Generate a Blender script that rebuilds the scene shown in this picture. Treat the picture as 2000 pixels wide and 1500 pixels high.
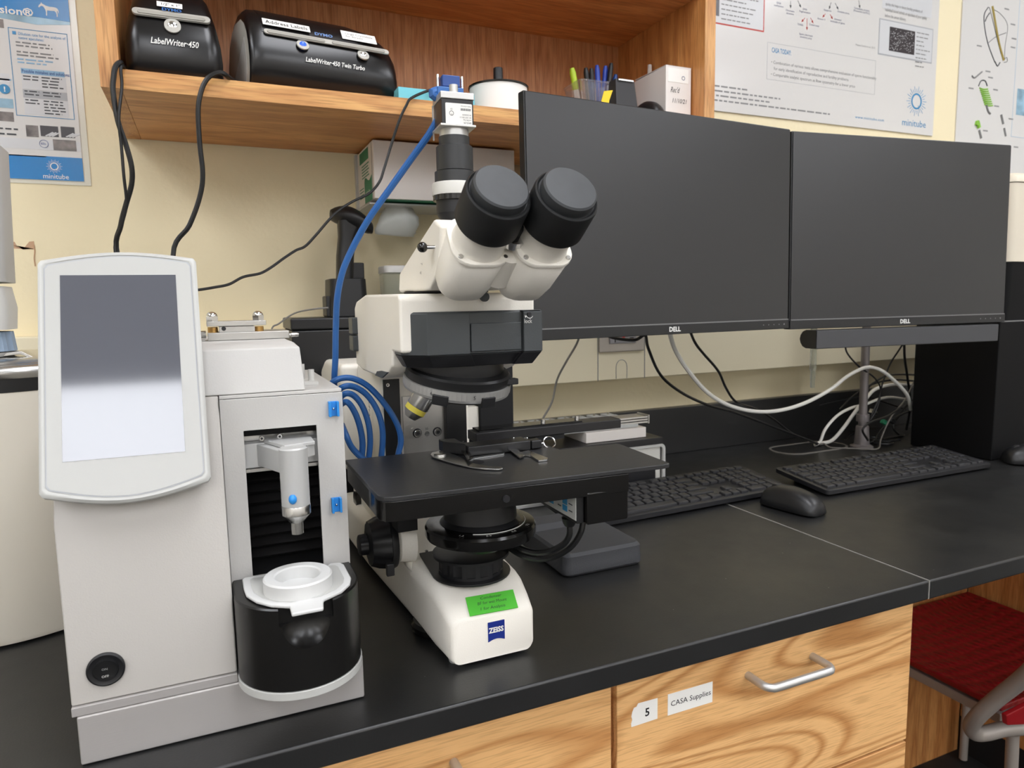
import bpy, bmesh, math, random
from mathutils import Vector, Matrix
random.seed(7)
for o in list(bpy.data.objects): bpy.data.objects.remove(o)
S = bpy.context.scene
C = S.collection
Z0 = 0.914            # counter top height; everything is modelled with the counter top at z=0 and lifted at the end
PI = math.pi
# ------------------------------------------------------------------ camera
CP = Vector((0, -1.2644, .3429)); YAW, PIT, ROL = map(math.radians, (23.5424, 6.78, -1.0472)); FPX = 1346.62
_f = Vector((math.sin(YAW)*math.cos(PIT), math.cos(YAW)*math.cos(PIT), -math.sin(PIT)))
_r = Vector((math.cos(YAW), -math.sin(YAW), 0)); _u = _r.cross(_f)
_R = math.cos(ROL)*_r + math.sin(ROL)*_u; _U = -math.sin(ROL)*_r + math.cos(ROL)*_u
cd = bpy.data.cameras.new('camera'); cam = bpy.data.objects.new('camera', cd); C.objects.link(cam)
cd.sensor_width = 36; cd.lens = 36*FPX/2000; cd.clip_start = .02
cd.dof.use_dof = True; cd.dof.focus_distance = .70; cd.dof.aperture_fstop = 13
m = Matrix((_R, _U, -_f)).transposed().to_4x4(); m.translation = CP + Vector((0, 0, Z0)); cam.matrix_world = m
S.camera = cam
def T(px, py, ax, v):   # point of the line of sight through a pixel on the plane x/y/z = v
    d = _f + _R*((px-1000)/FPX) + _U*((750-py)/FPX); i = 'xyz'.index(ax)
    return CP + d*((v-CP[i])/d[i])
# ------------------------------------------------------------------ world, exposure
w = bpy.data.worlds.new('world'); S.world = w; w.use_nodes = True
w.node_tree.nodes['Background'].inputs[0].default_value = (.9, .95, 1, 1)
w.node_tree.nodes['Background'].inputs[1].default_value = .25
S.view_settings.view_transform = 'Standard'; S.view_settings.look = 'None'
S.view_settings.gamma = 1; S.view_settings.use_curve_mapping = False
S.view_settings.exposure = 0.0
LIGHT = 10.2          # radiance of the ceiling light diffusers
# ------------------------------------------------------------------ materials
def lin(c): return tuple(((v/255)/12.92 if v/255 <= .04045 else ((v/255+.055)/1.055)**2.4) for v in c)
MATS = {}
def mat(name, rgb, rough=.5, metal=0, spec=.5, bump=0, bscale=200, coat=0, trans=0, emit=0, alpha=1, mottle=0, mscale=8, bstretch=None):
    m = bpy.data.materials.new(name); m.use_nodes = True; nt = m.node_tree; b = nt.nodes['Principled BSDF']
    c = lin(rgb)+(1,)
    b.inputs['Base Color'].default_value = c; b.inputs['Roughness'].default_value = rough; b.inputs['Metallic'].default_value = metal
    b.inputs['Specular IOR Level'].default_value = spec
    if coat: b.inputs['Coat Weight'].default_value = coat; b.inputs['Coat Roughness'].default_value = .06
    if trans: b.inputs['Transmission Weight'].default_value = trans
    if emit: b.inputs['Emission Color'].default_value = c; b.inputs['Emission Strength'].default_value = emit
    if alpha < 1: b.inputs['Alpha'].default_value = alpha
    tc = nt.nodes.new('ShaderNodeTexCoord')
    if bump:
        n = nt.nodes.new('ShaderNodeTexNoise'); n.inputs['Scale'].default_value = bscale; n.inputs['Detail'].default_value = 3
        src = tc.outputs['Object']
        if bstretch:
            mp = nt.nodes.new('ShaderNodeMapping'); mp.inputs['Scale'].default_value = bstretch
            nt.links.new(src, mp.inputs[0]); src = mp.outputs[0]
        nt.links.new(src, n.inputs['Vector'])
        bp = nt.nodes.new('ShaderNodeBump'); bp.inputs['Strength'].default_value = bump; bp.inputs['Distance'].default_value = .001
        nt.links.new(n.outputs['Fac'], bp.inputs['Height']); nt.links.new(bp.outputs[0], b.inputs['Normal'])
    if mottle:
        n = nt.nodes.new('ShaderNodeTexNoise'); n.inputs['Scale'].default_value = mscale; n.inputs['Detail'].default_value = 6
        nt.links.new(tc.outputs['Object'], n.inputs['Vector'])
        r = nt.nodes.new('ShaderNodeValToRGB'); r.color_ramp.elements[0].position = .3; r.color_ramp.elements[1].position = .7
        r.color_ramp.elements[0].color = tuple(v*(1-mottle) for v in c[:3])+(1,); r.color_ramp.elements[1].color = tuple(min(1, v*(1+mottle)) for v in c[:3])+(1,)
        nt.links.new(n.outputs['Fac'], r.inputs[0]); nt.links.new(r.outputs[0], b.inputs['Base Color'])
    MATS[name] = m; return m
def wood(name, light, dark, along='x', scale=1., rough=.42, cath=0., spec=.4):
    m = bpy.data.materials.new(name); m.use_nodes = True; nt = m.node_tree; b = nt.nodes['Principled BSDF']
    N = nt.nodes.new; L = nt.links.new
    tc = N('ShaderNodeTexCoord'); mp = N('ShaderNodeMapping'); L(tc.outputs['Object'], mp.inputs[0])
    st = {'x': ((1.7 if cath else 1.2), 9, 9), 'z': (9, 9, 1.2), 'y': (9, 1.2, 9)}[along]
    mp.inputs['Scale'].default_value = tuple(v*scale for v in st)
    n1 = N('ShaderNodeTexNoise'); n1.inputs['Scale'].default_value = 1.6; n1.inputs['Detail'].default_value = 1 if cath else 1.6; n1.inputs['Roughness'].default_value = .3 if cath else .5; n1.inputs['Distortion'].default_value = 1.1 if cath else .6
    L(mp.outputs[0], n1.inputs['Vector'])
    mul = N('ShaderNodeMath'); mul.operation = 'MULTIPLY'; mul.inputs[1].default_value = 6+cath*7; L(n1.outputs['Fac'], mul.inputs[0])
    fr = N('ShaderNodeMath'); fr.operation = 'PINGPONG'; fr.inputs[1].default_value = 1; L(mul.outputs[0], fr.inputs[0])
    # pores
    mp2 = N('ShaderNodeMapping'); L(tc.outputs['Object'], mp2.inputs[0])
    s2 = {'x': ((26, 620, 620) if cath else (22, 420, 420)), 'z': (420, 420, 22), 'y': (420, 22, 420)}[along]; mp2.inputs['Scale'].default_value = s2
    n2 = N('ShaderNodeTexNoise'); n2.inputs['Scale'].default_value = 1; n2.inputs['Detail'].default_value = 2; L(mp2.outputs[0], n2.inputs['Vector'])
    r1 = N('ShaderNodeValToRGB'); e = r1.color_ramp.elements; e[0].position = .45 if cath else .25; e[0].color = lin(light)+(1,); e[1].position = .95; e[1].color = lin(dark)+(1,)
    L(fr.outputs[0], r1.inputs[0])
    r2 = N('ShaderNodeValToRGB'); e = r2.color_ramp.elements; e[0].position = .36; e[0].color = (.82, .79, .76, 1) if cath else (.74, .70, .66, 1); e[1].position = .52; e[1].color = (1, 1, 1, 1)
    L(n2.outputs['Fac'], r2.inputs[0])
    mx = N('ShaderNodeMix'); mx.data_type = 'RGBA'; mx.blend_type = 'MULTIPLY'; mx.inputs[0].default_value = 1
    L(r1.outputs[0], mx.inputs[6]); L(r2.outputs[0], mx.inputs[7]); L(mx.outputs[2], b.inputs['Base Color'])
    b.inputs['Roughness'].default_value = rough; b.inputs['Specular IOR Level'].default_value = spec
    MATS[name] = m; return m
M = MATS
mat('wall_paint', (239, 226, 190), .6, bump=.55, bscale=95, spec=.3)
mat('wall_smooth', (236, 232, 224), .6)
mat('raceway_paint', (240, 230, 200), .45)
mat('ceiling_white', (225, 224, 218), .9, bump=.3, bscale=300)
mat('floor_dark', (36, 36, 36), .6, mottle=.2, mscale=30)
wood('oak_light', (220, 170, 110), (190, 134, 78), 'x')
wood('oak_shelf', (222, 160, 100), (200, 136, 80), 'x', scale=1.6)
wood('oak_shelf_edge', (218, 166, 102), (196, 140, 82), 'x', scale=2.5)
wood('oak_vertical', (208, 148, 88), (184, 122, 68), 'z', scale=1.4)
wood('oak_back', (196, 138, 92), (178, 118, 74), 'z', scale=3.4)
wood('oak_edge_z', (212, 160, 102), (190, 134, 80), 'z', scale=2)
wood('oak_drawer', (234, 184, 124), (196, 140, 84), 'x', scale=.75, cath=1.2, rough=.38)
wood('oak_drawer_plain', (232, 182, 122), (200, 144, 88), 'x', scale=.75, cath=.4, rough=.38)
def countermat():
    m = mat('black_worktop', (30, 30, 30), .33, spec=.6, bump=.08, bscale=500)
    nt = m.node_tree; b = nt.nodes['Principled BSDF']; N = nt.nodes.new; L = nt.links.new
    tc = N('ShaderNodeTexCoord'); n = N('ShaderNodeTexNoise'); n.inputs['Scale'].default_value = 7; n.inputs['Detail'].default_value = 8; n.inputs['Roughness'].default_value = .65
    L(tc.outputs['Object'], n.inputs['Vector'])
    r = N('ShaderNodeMapRange'); r.inputs[1].default_value = .3; r.inputs[2].default_value = .7; r.inputs[3].default_value = .30; r.inputs[4].default_value = .44
    L(n.outputs['Fac'], r.inputs[0]); L(r.outputs[0], b.inputs['Roughness'])
    # fine grey scratches and dust specks
    v = N('ShaderNodeTexVoronoi'); v.inputs['Scale'].default_value = 55; L(tc.outputs['Object'], v.inputs['Vector'])
    lt = N('ShaderNodeMath'); lt.operation = 'LESS_THAN'; lt.inputs[1].default_value = .035; L(v.outputs['Distance'], lt.inputs[0])
    sc = N('ShaderNodeSeparateColor'); L(v.outputs['Color'], sc.inputs[0])
    g = N('ShaderNodeMath'); g.operation = 'GREATER_THAN'; g.inputs[1].default_value = .86; L(sc.outputs[0], g.inputs[0])
    mu = N('ShaderNodeMath'); mu.operation = 'MULTIPLY'; L(lt.outputs[0], mu.inputs[0]); L(g.outputs[0], mu.inputs[1])
    mx = N('ShaderNodeMix'); mx.data_type = 'RGBA'; L(mu.outputs[0], mx.inputs[0])
    mx.inputs[6].default_value = lin((29, 29, 29))+(1,); mx.inputs[7].default_value = lin((150, 150, 148))+(1,)
    L(mx.outputs[2], b.inputs['Base Color'])
countermat()
mat('seam_filler', (150, 148, 142), .5)
mat('machine_grey', (194, 192, 188), .42, bump=.12, bscale=700)
mat('machine_panel', (184, 184, 180), .4)
mat('machine_rim', (190, 190, 186), .35)
mat('machine_front', (188, 184, 178), .45, bump=.12, bscale=700)
mat('steel_brushed', (190, 188, 184), .34, metal=.9, bump=.08, bscale=30, bstretch=(1, 30, 60))
mat('base_metal', (178, 174, 171), .42, metal=.3, bump=.08, bscale=30, bstretch=(1, 30, 60))
mat('steel', (200, 199, 196), .25, metal=1)
mat('chrome', (225, 225, 225), .12, metal=1)
mat('satin_metal', (196, 195, 192), .4, metal=.75)
mat('alu_cast', (196, 196, 194), .5, metal=.35)
mat('screen_lcd', (90, 92, 100), .07, spec=.9)
mat('white_plastic', (232, 231, 226), .35)
mat('white_ptfe', (210, 210, 208), .38)
mat('scope_white', (243, 238, 227), .42, bump=.18, bscale=900)
mat('scope_grey', (62, 66, 68), .42, bump=.1, bscale=900)
mat('black_gloss', (14, 13, 12), .16, spec=.6)
mat('black_satin', (24, 24, 25), .38)
mat('black_matte', (26, 26, 27), .65, spec=.3)
mat('black_anod', (30, 29, 30), .38, spec=.5)
mat('stage_top', (40, 40, 41), .36, spec=.6, bump=.1, bscale=25, bstretch=(1, 30, 1))
mat('black_rubber', (30, 31, 32), .6, spec=.35)
mat('rubber_cap', (58, 60, 62), .55, spec=.4, mottle=.1, mscale=60)
mat('black_plastic', (22, 22, 24), .42)
mat('dark_plastic', (38, 38, 40), .5)
mat('key_plastic', (40, 40, 42), .42)
mat('kb_body', (28, 28, 30), .38)
mat('monitor_screen', (33, 33, 34), .36, spec=.62)
mat('monitor_bezel', (24, 24, 25), .4)
mat('bezel_line', (120, 120, 120), .35, metal=.3)
mat('psu_plastic', (52, 53, 56), .62, bump=.5, bscale=1500)
mat('soundbar', (66, 66, 68), .6)
mat('printer_black', (18, 17, 18), .28, spec=.5)
mat('printer_lid', (14, 12, 13), .32, mottle=.5, mscale=400)
mat('printer_grey', (158, 155, 146), .4)
mat('printer_silver', (190, 188, 180), .32, metal=.3)
mat('blue_button', (40, 90, 200), .25, emit=.5)
mat('paper_white', (238, 236, 230), .6)
mat('poster_white', (216, 214, 211), .16, spec=.5, bump=.25, bscale=9)
mat('poster_lam', (220, 216, 200), .12, spec=.5, bump=.35, bscale=12)
mat('poster_blue', (36, 128, 196), .2, bump=.25, bscale=12)
mat('poster_sky', (150, 185, 205), .2, mottle=.35, mscale=25)
mat('ink_blue', (60, 140, 195), .4)
mat('ink_lightblue', (140, 180, 210), .4)
mat('ink_grey', (130, 130, 130), .5)
mat('ink_dark', (60, 62, 66), .5)
mat('ink_black', (20, 20, 24), .5)
mat('ink_navy', (60, 70, 110), .5)
mat('ink_red', (190, 60, 50), .5)
mat('print_grey', (205, 206, 208), .35)
mat('print_midgrey', (170, 172, 176), .35)
mat('print_photo', (120, 112, 108), .35, mottle=.6, mscale=60)
mat('print_darkphoto', (52, 46, 50), .3)
mat('print_green', (140, 196, 70), .35)
mat('print_olive', (170, 150, 70), .35)
mat('label_blue', (40, 130, 180), .4)
mat('blue_cable', (44, 100, 168), .38)
mat('blue_plastic', (40, 140, 220), .35)
mat('blue_dark', (30, 70, 140), .4)
mat('black_cable', (20, 20, 21), .42)
mat('white_cable', (238, 236, 229), .45)
mat('grey_cable', (120, 116, 110), .5)
mat('clear_plastic', (225, 228, 228), .1, trans=.85, alpha=.45)
mat('clear_tube', (195, 208, 204), .1, trans=.8, alpha=.55)
mat('tissue_bag', (225, 228, 224), .35, trans=.25, alpha=.85, bump=.9, bscale=40)
mat('teal_paper', (110, 196, 210), .5)
mat('yellow_paper', (240, 205, 30), .5)
mat('box_white', (226, 220, 214), .55)
mat('box_green', (40, 128, 92), .5)
mat('cream_paint', (224, 214, 194), .4)
mat('pot_cream', (226, 219, 204), .38)
mat('pole_grey', (128, 122, 122), .4, metal=.4)
mat('device_grey', (176, 175, 172), .45)
mat('device_light', (200, 199, 195), .45)
mat('device_blue', (132, 150, 170), .45)
mat('tape_green', (92, 204, 66), .6)
mat('zeiss_blue', (22, 44, 130), .35)
mat('brass', (190, 150, 90), .3, metal=.9)
mat('objective_yellow', (205, 190, 70), .35)
mat('tower_black', (15, 15, 16), .6, spec=.15)
mat('cup_black', (16, 15, 14), .30, spec=.5)
mat('bellows_black', (34, 33, 33), .4, spec=.5)
mat('tube_black', (40, 41, 42), .4)
mat('chair_red', (150, 14, 22), .5, spec=.4)
mat('chair_grey', (158, 150, 142), .42, metal=.2)
mat('tray_black', (12, 12, 13), .3)
mat('outlet_steel', (190, 184, 176), .35, metal=.7)
mat('outlet_grey', (150, 148, 150), .5)
mat('pen_blue', (40, 70, 170), .35)
mat('pen_lime', (180, 210, 50), .4)
mat('torn_plaster', (196, 160, 128), .8, bump=.6, bscale=200)
mat('cream_door', (205, 203, 196), .45)
mat('rack_grey', (176, 178, 176), .5)
mat('light_diffuser', (247, 249, 255), .5, emit=LIGHT)
mat('fixture_white', (230, 230, 228), .5)
# ------------------------------------------------------------------ mesh helpers
def V(*a): return Vector(a)
def frame(ax):
    ax = ax.normalized(); h = V(0, 0, 1) if abs(ax.z) < .9 else V(1, 0, 0)
    u = ax.cross(h).normalized(); return u, ax.cross(u).normalized()
class B:
    def __init__(s): s.bm = bmesh.new()
    def face(s, vs):
        try: return s.bm.faces.new(vs)
        except ValueError: return None
    def box(s, x0, x1, y0, y1, z0, z1):
        x0, x1 = sorted((x0, x1)); y0, y1 = sorted((y0, y1)); z0, z1 = sorted((z0, z1))
        v = [s.bm.verts.new((x, y, z)) for z in (z0, z1) for y in (y0, y1) for x in (x0, x1)]
        for f in ((0, 2, 3, 1), (4, 5, 7, 6), (0, 1, 5, 4), (2, 6, 7, 3), (0, 4, 6, 2), (1, 3, 7, 5)): s.bm.faces.new([v[i] for i in f])
        return s
    def loft(s, rings, cap=True, closed=False):
        R = [[s.bm.verts.new(p) for p in r] for r in rings]; n = len(R[0])
        for a, b in zip(R, R[1:]+([R[0]] if closed else [])):
            for i in range(n): s.face([a[i], a[(i+1) % n], b[(i+1) % n], b[i]])
        if cap and not closed: s.face(R[0][::-1]); s.face(R[-1])
        return s
    def prism(s, pts, vec):
        vec = Vector(vec); pts = [Vector(p) for p in pts]
        return s.loft([pts, [p+vec for p in pts]])
    def cyl(s, p0, p1, r0, r1=None, n=32, cap=True):
        p0, p1 = Vector(p0), Vector(p1); r1 = r0 if r1 is None else r1; u, v = frame(p1-p0)
        return s.loft([[p+(u*math.cos(2*PI*i/n)+v*math.sin(2*PI*i/n))*r for i in range(n)] for p, r in ((p0, r0), (p1, r1))], cap)
    def lathe(s, base, ax, prof, n=40, cap=True, closed=False, knurl=None):
        base = Vector(base); ax = Vector(ax).normalized(); u, v = frame(ax); rs = []
        for k, (t, r) in enumerate(prof):
            rs.append([base+ax*t+(u*math.cos(2*PI*i/n)+v*math.sin(2*PI*i/n))*(r*(knurl[1] if knurl and k in knurl[0] and (i % knurl[2]) < knurl[2]/2 else 1)) for i in range(n)])
        return s.loft(rs, cap, closed)
    def tube(s, pts, r, n=8, sub=6, cap=True):
        P = spline([Vector(p) for p in pts], sub) if len(pts) > 2 and sub > 1 else [Vector(p) for p in pts]
        t = (P[1]-P[0]).normalized(); u, _ = frame(t); rs = []
        for i, p in enumerate(P):
            t2 = (P[min(i+1, len(P)-1)]-P[max(i-1, 0)]).normalized()
            u = (u-t2*u.dot(t2)).normalized(); v = t2.cross(u); rr = r(i/(len(P)-1)) if callable(r) else r
            rs.append([p+(u*math.cos(2*PI*k/n)+v*math.sin(2*PI*k/n))*rr for k in range(n)])
        return s.loft(rs, cap)
    def sphere(s, c, r, sc=(1, 1, 1), n=20):
        c = Vector(c); rs = []
        for j in range(1, n//2):
            a = PI*j/(n//2); rs.append([c+V(sc[0]*r*math.sin(a)*math.cos(2*PI*i/n), sc[1]*r*math.sin(a)*math.sin(2*PI*i/n), -sc[2]*r*math.cos(a)) for i in range(n)])
        return s.loft(rs)
    def cbox(s, c, d, rot=None):
        c = Vector(c); vs = []
        for z in (-1, 1):
            for y in (-1, 1):
                for x in (-1, 1):
                    p = V(x*d[0]/2, y*d[1]/2, z*d[2]/2); p = rot @ p if rot else p; vs.append(s.bm.verts.new(c+p))
        for f in ((0, 2, 3, 1), (4, 5, 7, 6), (0, 1, 5, 4), (2, 6, 7, 3), (0, 4, 6, 2), (1, 3, 7, 5)): s.bm.faces.new([vs[i] for i in f])
        return s
def spline(P, sub):
    Q = [P[0]+(P[0]-P[1])]+P+[P[-1]+(P[-1]-P[-2])]; out = []
    for i in range(1, len(Q)-2):
        a, b, c, d = Q[i-1:i+3]
        for k in range(sub):
            t = k/sub; out.append(.5*((2*b)+(c-a)*t+(2*a-5*b+4*c-d)*t*t+(3*b-a-3*c+d)*t**3))
    out.append(P[-1]); return out
def rrect(w, h, r, n=5):      # 2D rounded rectangle outline centred on 0
    o = []
    for cx, cy, a0 in ((w/2-r, h/2-r, 0), (-w/2+r, h/2-r, PI/2), (-w/2+r, -h/2+r, PI), (w/2-r, -h/2+r, 3*PI/2)):
        for k in range(n+1): a = a0+PI/2*k/n; o.append((cx+r*math.cos(a), cy+r*math.sin(a)))
    return o
def on(o, R, U, pts, d=0):    # 2D points on a plane at o with axes R,U, lifted by d along R x U
    o, R, U = Vector(o), Vector(R).normalized(), Vector(U).normalized(); N = R.cross(U)
    return [o+R*x+U*y+N*d for x, y in pts]
OFF = {}
def link(name, bm_or_mesh, material, parent=None, bevel=0, seg=2, ang=32, loc=None, label=None):
    if isinstance(bm_or_mesh, B):
        bm = bm_or_mesh.bm; bmesh.ops.recalc_face_normals(bm, faces=bm.faces)
        me = bpy.data.meshes.new(name); bm.to_mesh(me); bm.free()
    else: me = bm_or_mesh
    off = OFF.get(parent, Vector((0, 0, 0))) if parent is not None else (Vector(loc) if loc is not None else Vector((0, 0, 0)))
    if off.length > 0: me.transform(Matrix.Translation(-off))
    o = bpy.data.objects.new(name, me); C.objects.link(o)
    if isinstance(material, (list, tuple)):
        for k in material: me.materials.append(M[k])
    else: me.materials.append(M[material])
    me.polygons.foreach_set('use_smooth', [True]*len(me.polygons)); me.set_sharp_from_angle(angle=math.radians(ang))
    if bevel:
        bv = o.modifiers.new('bevel', 'BEVEL'); bv.width = bevel; bv.segments = seg; bv.limit_method = 'ANGLE'; bv.angle_limit = math.radians(40); bv.harden_normals = True
    if parent is not None: o.parent = parent
    else: o.location = off
    OFF[o] = off
    if label: o['label'] = label
    return o
def tag(o, label, cat, group=None):
    o['label'] = label; o['category'] = cat
    if group: o['group'] = group
    return o
def thing(name, label, cat, loc=(0, 0, 0), rotz=0, group=None, local=False):
    o = bpy.data.objects.new(name, None); C.objects.link(o); o.location = loc; o.rotation_euler = (0, 0, rotz); o.empty_display_size = .02
    OFF[o] = Vector((0, 0, 0)) if local else Vector(loc)
    return tag(o, label, cat, group)
def struct(name, b, m, **k):
    o = link(name, b, m, **k); o['kind'] = 'structure'; return o
def textmesh(s, size=1., shear=0., bold=0., align='LEFT', extrude=.0, space=1., line=1.):
    c = bpy.data.curves.new('txt', 'FONT'); c.body = s; c.size = 1; c.shear = shear; c.offset = bold; c.align_x = align; c.resolution_u = 2
    c.space_character = space; c.space_line = line; c.extrude = 0
    o = bpy.data.objects.new('txt', c); C.objects.link(o); dg = bpy.context.evaluated_depsgraph_get(); dg.update()
    me = bpy.data.meshes.new_from_object(o.evaluated_get(dg)); bpy.data.objects.remove(o); bpy.data.curves.remove(c); return me
def text(parent, s, m, o, R, U, h, width=None, name='lettering', **k):
    me = textmesh(s, **k); o, R, U = Vector(o), Vector(R).normalized(), Vector(U).normalized(); N = R.cross(U)
    sc = h/.70; sx = sc
    if width:
        xs = [v.co.x for v in me.vertices]; sx = width/(max(xs)-min(xs))
    mtx = Matrix((R*sx, U*sc, N)).transposed().to_4x4(); mtx.translation = o; me.transform(mtx)
    return link(name, me, m, parent)
X, Y, Z = V(1, 0, 0), V(0, 1, 0), V(0, 0, 1)
def P2(px, py, ax, v): return T(px, py, ax, v)
def copytree(o, parent=None):
    c = o.copy(); C.objects.link(c)
    if parent: c.parent = parent
    for ch in list(o.children): copytree(ch, c)
    return c
def flatlines(b, x0, x1, z, y, n, dz, h, R=X, rag=.25, rnd=None):   # rows of fine print as short word bars on a wall sheet
    rnd = rnd or random
    for i in range(n):
        x = x0; xe = x0+(x1-x0)*(1-rag*rnd.random())
        while x < xe:
            wl = h*rnd.uniform(1.2, 4.2); wl = min(wl, xe-x)
            b.box(x, x+wl, y-.0003, y, z-i*dz, z-i*dz-h*.55); x += wl+h*.7
# ================================================================== room shell
ZF = -Z0; ZC = 1.84; XL, XR, YB = -3.2, 4.6, -5.2
struct('wall_back', B().box(XL, XR, 0, .12, ZF, ZC), 'wall_paint')
struct('wall_left', B().box(XL-.12, XL, YB, .12, ZF, ZC), 'wall_smooth')
struct('wall_right', B().box(XR, XR+.12, YB, .12, ZF, ZC), 'wall_smooth')
struct('wall_front', B().box(XL-.12, XR+.12, YB-.12, YB, ZF, ZC), 'wall_smooth')
struct('floor', B().box(XL-.12, XR+.12, YB-.12, .12, ZF-.1, ZF), 'floor_dark')
struct('ceiling', B().box(XL-.12, XR+.12, YB-.12, .12, ZC, ZC+.1), 'ceiling_white')
for i, (cx, cy) in enumerate(((-.37, -3.26), (1.45, -3.26), (3.2, -3.26), (-2.2, -3.26), (.55, -1.25), (2.4, -1.25), (-1.3, -1.25), (-.37, -4.55), (1.45, -4.55), (3.2, -4.55), (-2.2, -4.55))):  # the row farthest from the bench is added, for more frontal light
    t = thing('ceiling_light', 'recessed fluorescent ceiling light panel with white frame', 'ceiling light', (cx, cy, ZC), group='ceiling light panels of the laboratory')
    fb = B()
    for a in ((-.33, .33, -.64, -.61), (-.33, .33, .61, .64), (-.33, -.30, -.61, .61), (.30, .33, -.61, .61)): fb.box(cx+a[0], cx+a[1], cy+a[2], cy+a[3], ZC-.012, ZC)
    link('frame', fb, 'fixture_white', t); link('diffuser', B().box(cx-.30, cx+.30, cy-.61, cy+.61, ZC-.008, ZC-.002), 'light_diffuser', t)
# surface raceway along the wall, with the joint lines of the outlet cover
rz0, rz1 = .1785, .3045
tr = struct('trim_1', B().box(XL, XR, -.045, 0, rz0, rz1), 'raceway_paint', bevel=.002)
jb = B()
for x in (T(1168, 720, 'y', -.0455).x, T(1259, 720, 'y', -.0455).x): jb.box(x-.0008, x+.0008, -.0456, -.045, rz0, rz1)
link('joint_line', jb, 'ink_grey', tr)
cx_ = T(1214, 715, 'y', -.0455); ar = B()
ar.tube([(cx_.x-.013, -.0454, rz0+.002), (cx_.x-.013, -.0454, rz0+.028), (cx_.x-.008, -.0454, rz0+.038), (cx_.x, -.0454, rz0+.041), (cx_.x+.008, -.0454, rz0+.038), (cx_.x+.013, -.0454, rz0+.028), (cx_.x+.013, -.0454, rz0+.002)], .0006, n=5)
link('knockout_line', ar, 'ink_grey', tr)
# wall outlet set in the raceway
a = T(1170, 689, 'y', -.048); b_ = T(1258, 689, 'y', -.048); ow = b_.x-a.x; oc = (a.x+b_.x)/2; oz = a.z
t = thing('wall_outlet', 'steel wall outlet plate with grey sockets under the left monitor', 'outlet', (oc, -.045, oz))
link('plate', B().box(oc-ow/2, oc+ow/2, -.050, -.045, oz, oz+.072), 'outlet_steel', t, bevel=.002)
link('socket_insert', B().box(oc-ow*.29, oc+ow*.29, -.054, -.050, oz+.017, oz+.062), 'outlet_grey', t, bevel=.002)
sb = B()
for dx in (-.02, .02):
    sb.box(oc+dx-.005, oc+dx+.005, -.0545, -.054, oz+.027, oz+.029); sb.box(oc+dx-.001, oc+dx+.001, -.0545, -.054, oz+.020, oz+.0275)
link('slot', sb, 'ink_black', t)
link('reset_button', B().box(oc-.003, oc+.003, -.0548, -.054, oz+.027, oz+.031), 'ink_red', t)
# torn paint on the wall
tb = B()
pts = [(17, 477), (28, 472), (33, 480), (45, 487), (52, 478), (57, 472), (66, 471), (67, 486), (64, 487), (50, 486), (20, 485)]
tb.prism([T(px, py, 'y', -.0006) for px, py in pts], (0, .0006, 0))
tb.tube([T(66, 478, 'y', -.0006), T(68, 490, 'y', -.0006), T(67, 505, 'y', -.0006), T(69, 520, 'y', -.0006)], .0009, n=5)
tp = link('torn_paint_patch', tb, 'torn_plaster'); tp.parent = bpy.data.objects['wall_back']
# ================================================================== worktops
D = .7336; XS = .7767; TH = .0245
def worktop(x0, x1, label):
    o = link('worktop', B().box(x0, x1, -D, 0, -TH, 0), 'black_worktop', bevel=.0028, seg=3, loc=(x0, -D, 0))
    tag(o, label, 'worktop')
    s = B().box(x0, x1, -.021, 0, .0, .1033)
    link('backsplash', s, 'black_worktop', o, bevel=.0015)
    return o
w1 = worktop(-2.2, XS-.0006, 'black lab worktop left of the seam, carrying the microscope')
w2 = worktop(XS+.0006, 3.4, 'black lab worktop right of the seam, under the right keyboard')
link('seam_filler', B().box(XS-.0006, XS+.0006, -D+.0004, -.022, -TH+.001, .0001), 'seam_filler', w1)
# oval cable grommet in the right worktop
gt = B(); g0 = V(1.235, -.118, 0)
outer = rrect(.20, .09, .044, 8); inner = rrect(.19, .08, .039, 8)
for o_, i_ in ((0, .0018),):
    R1 = [g0+V(x, y, .0002) for x, y in outer]; R2 = [g0+V(x, y, .002) for x, y in outer]; R3 = [g0+V(x, y, .002) for x, y in inner]; R4 = [g0+V(x, y, .0003) for x, y in inner]
    gt.loft([R1, R2, R3, R4], cap=False, closed=True)
g = thing('cable_grommet', 'oval grey-rimmed cable hole in the worktop behind the keyboards', 'cable grommet', g0)
link('rim', gt, 'grey_cable', g)
link('hole', B().prism([g0+V(x, y, .0002) for x, y in inner], (0, 0, .0004)), 'black_matte', g)
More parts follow.
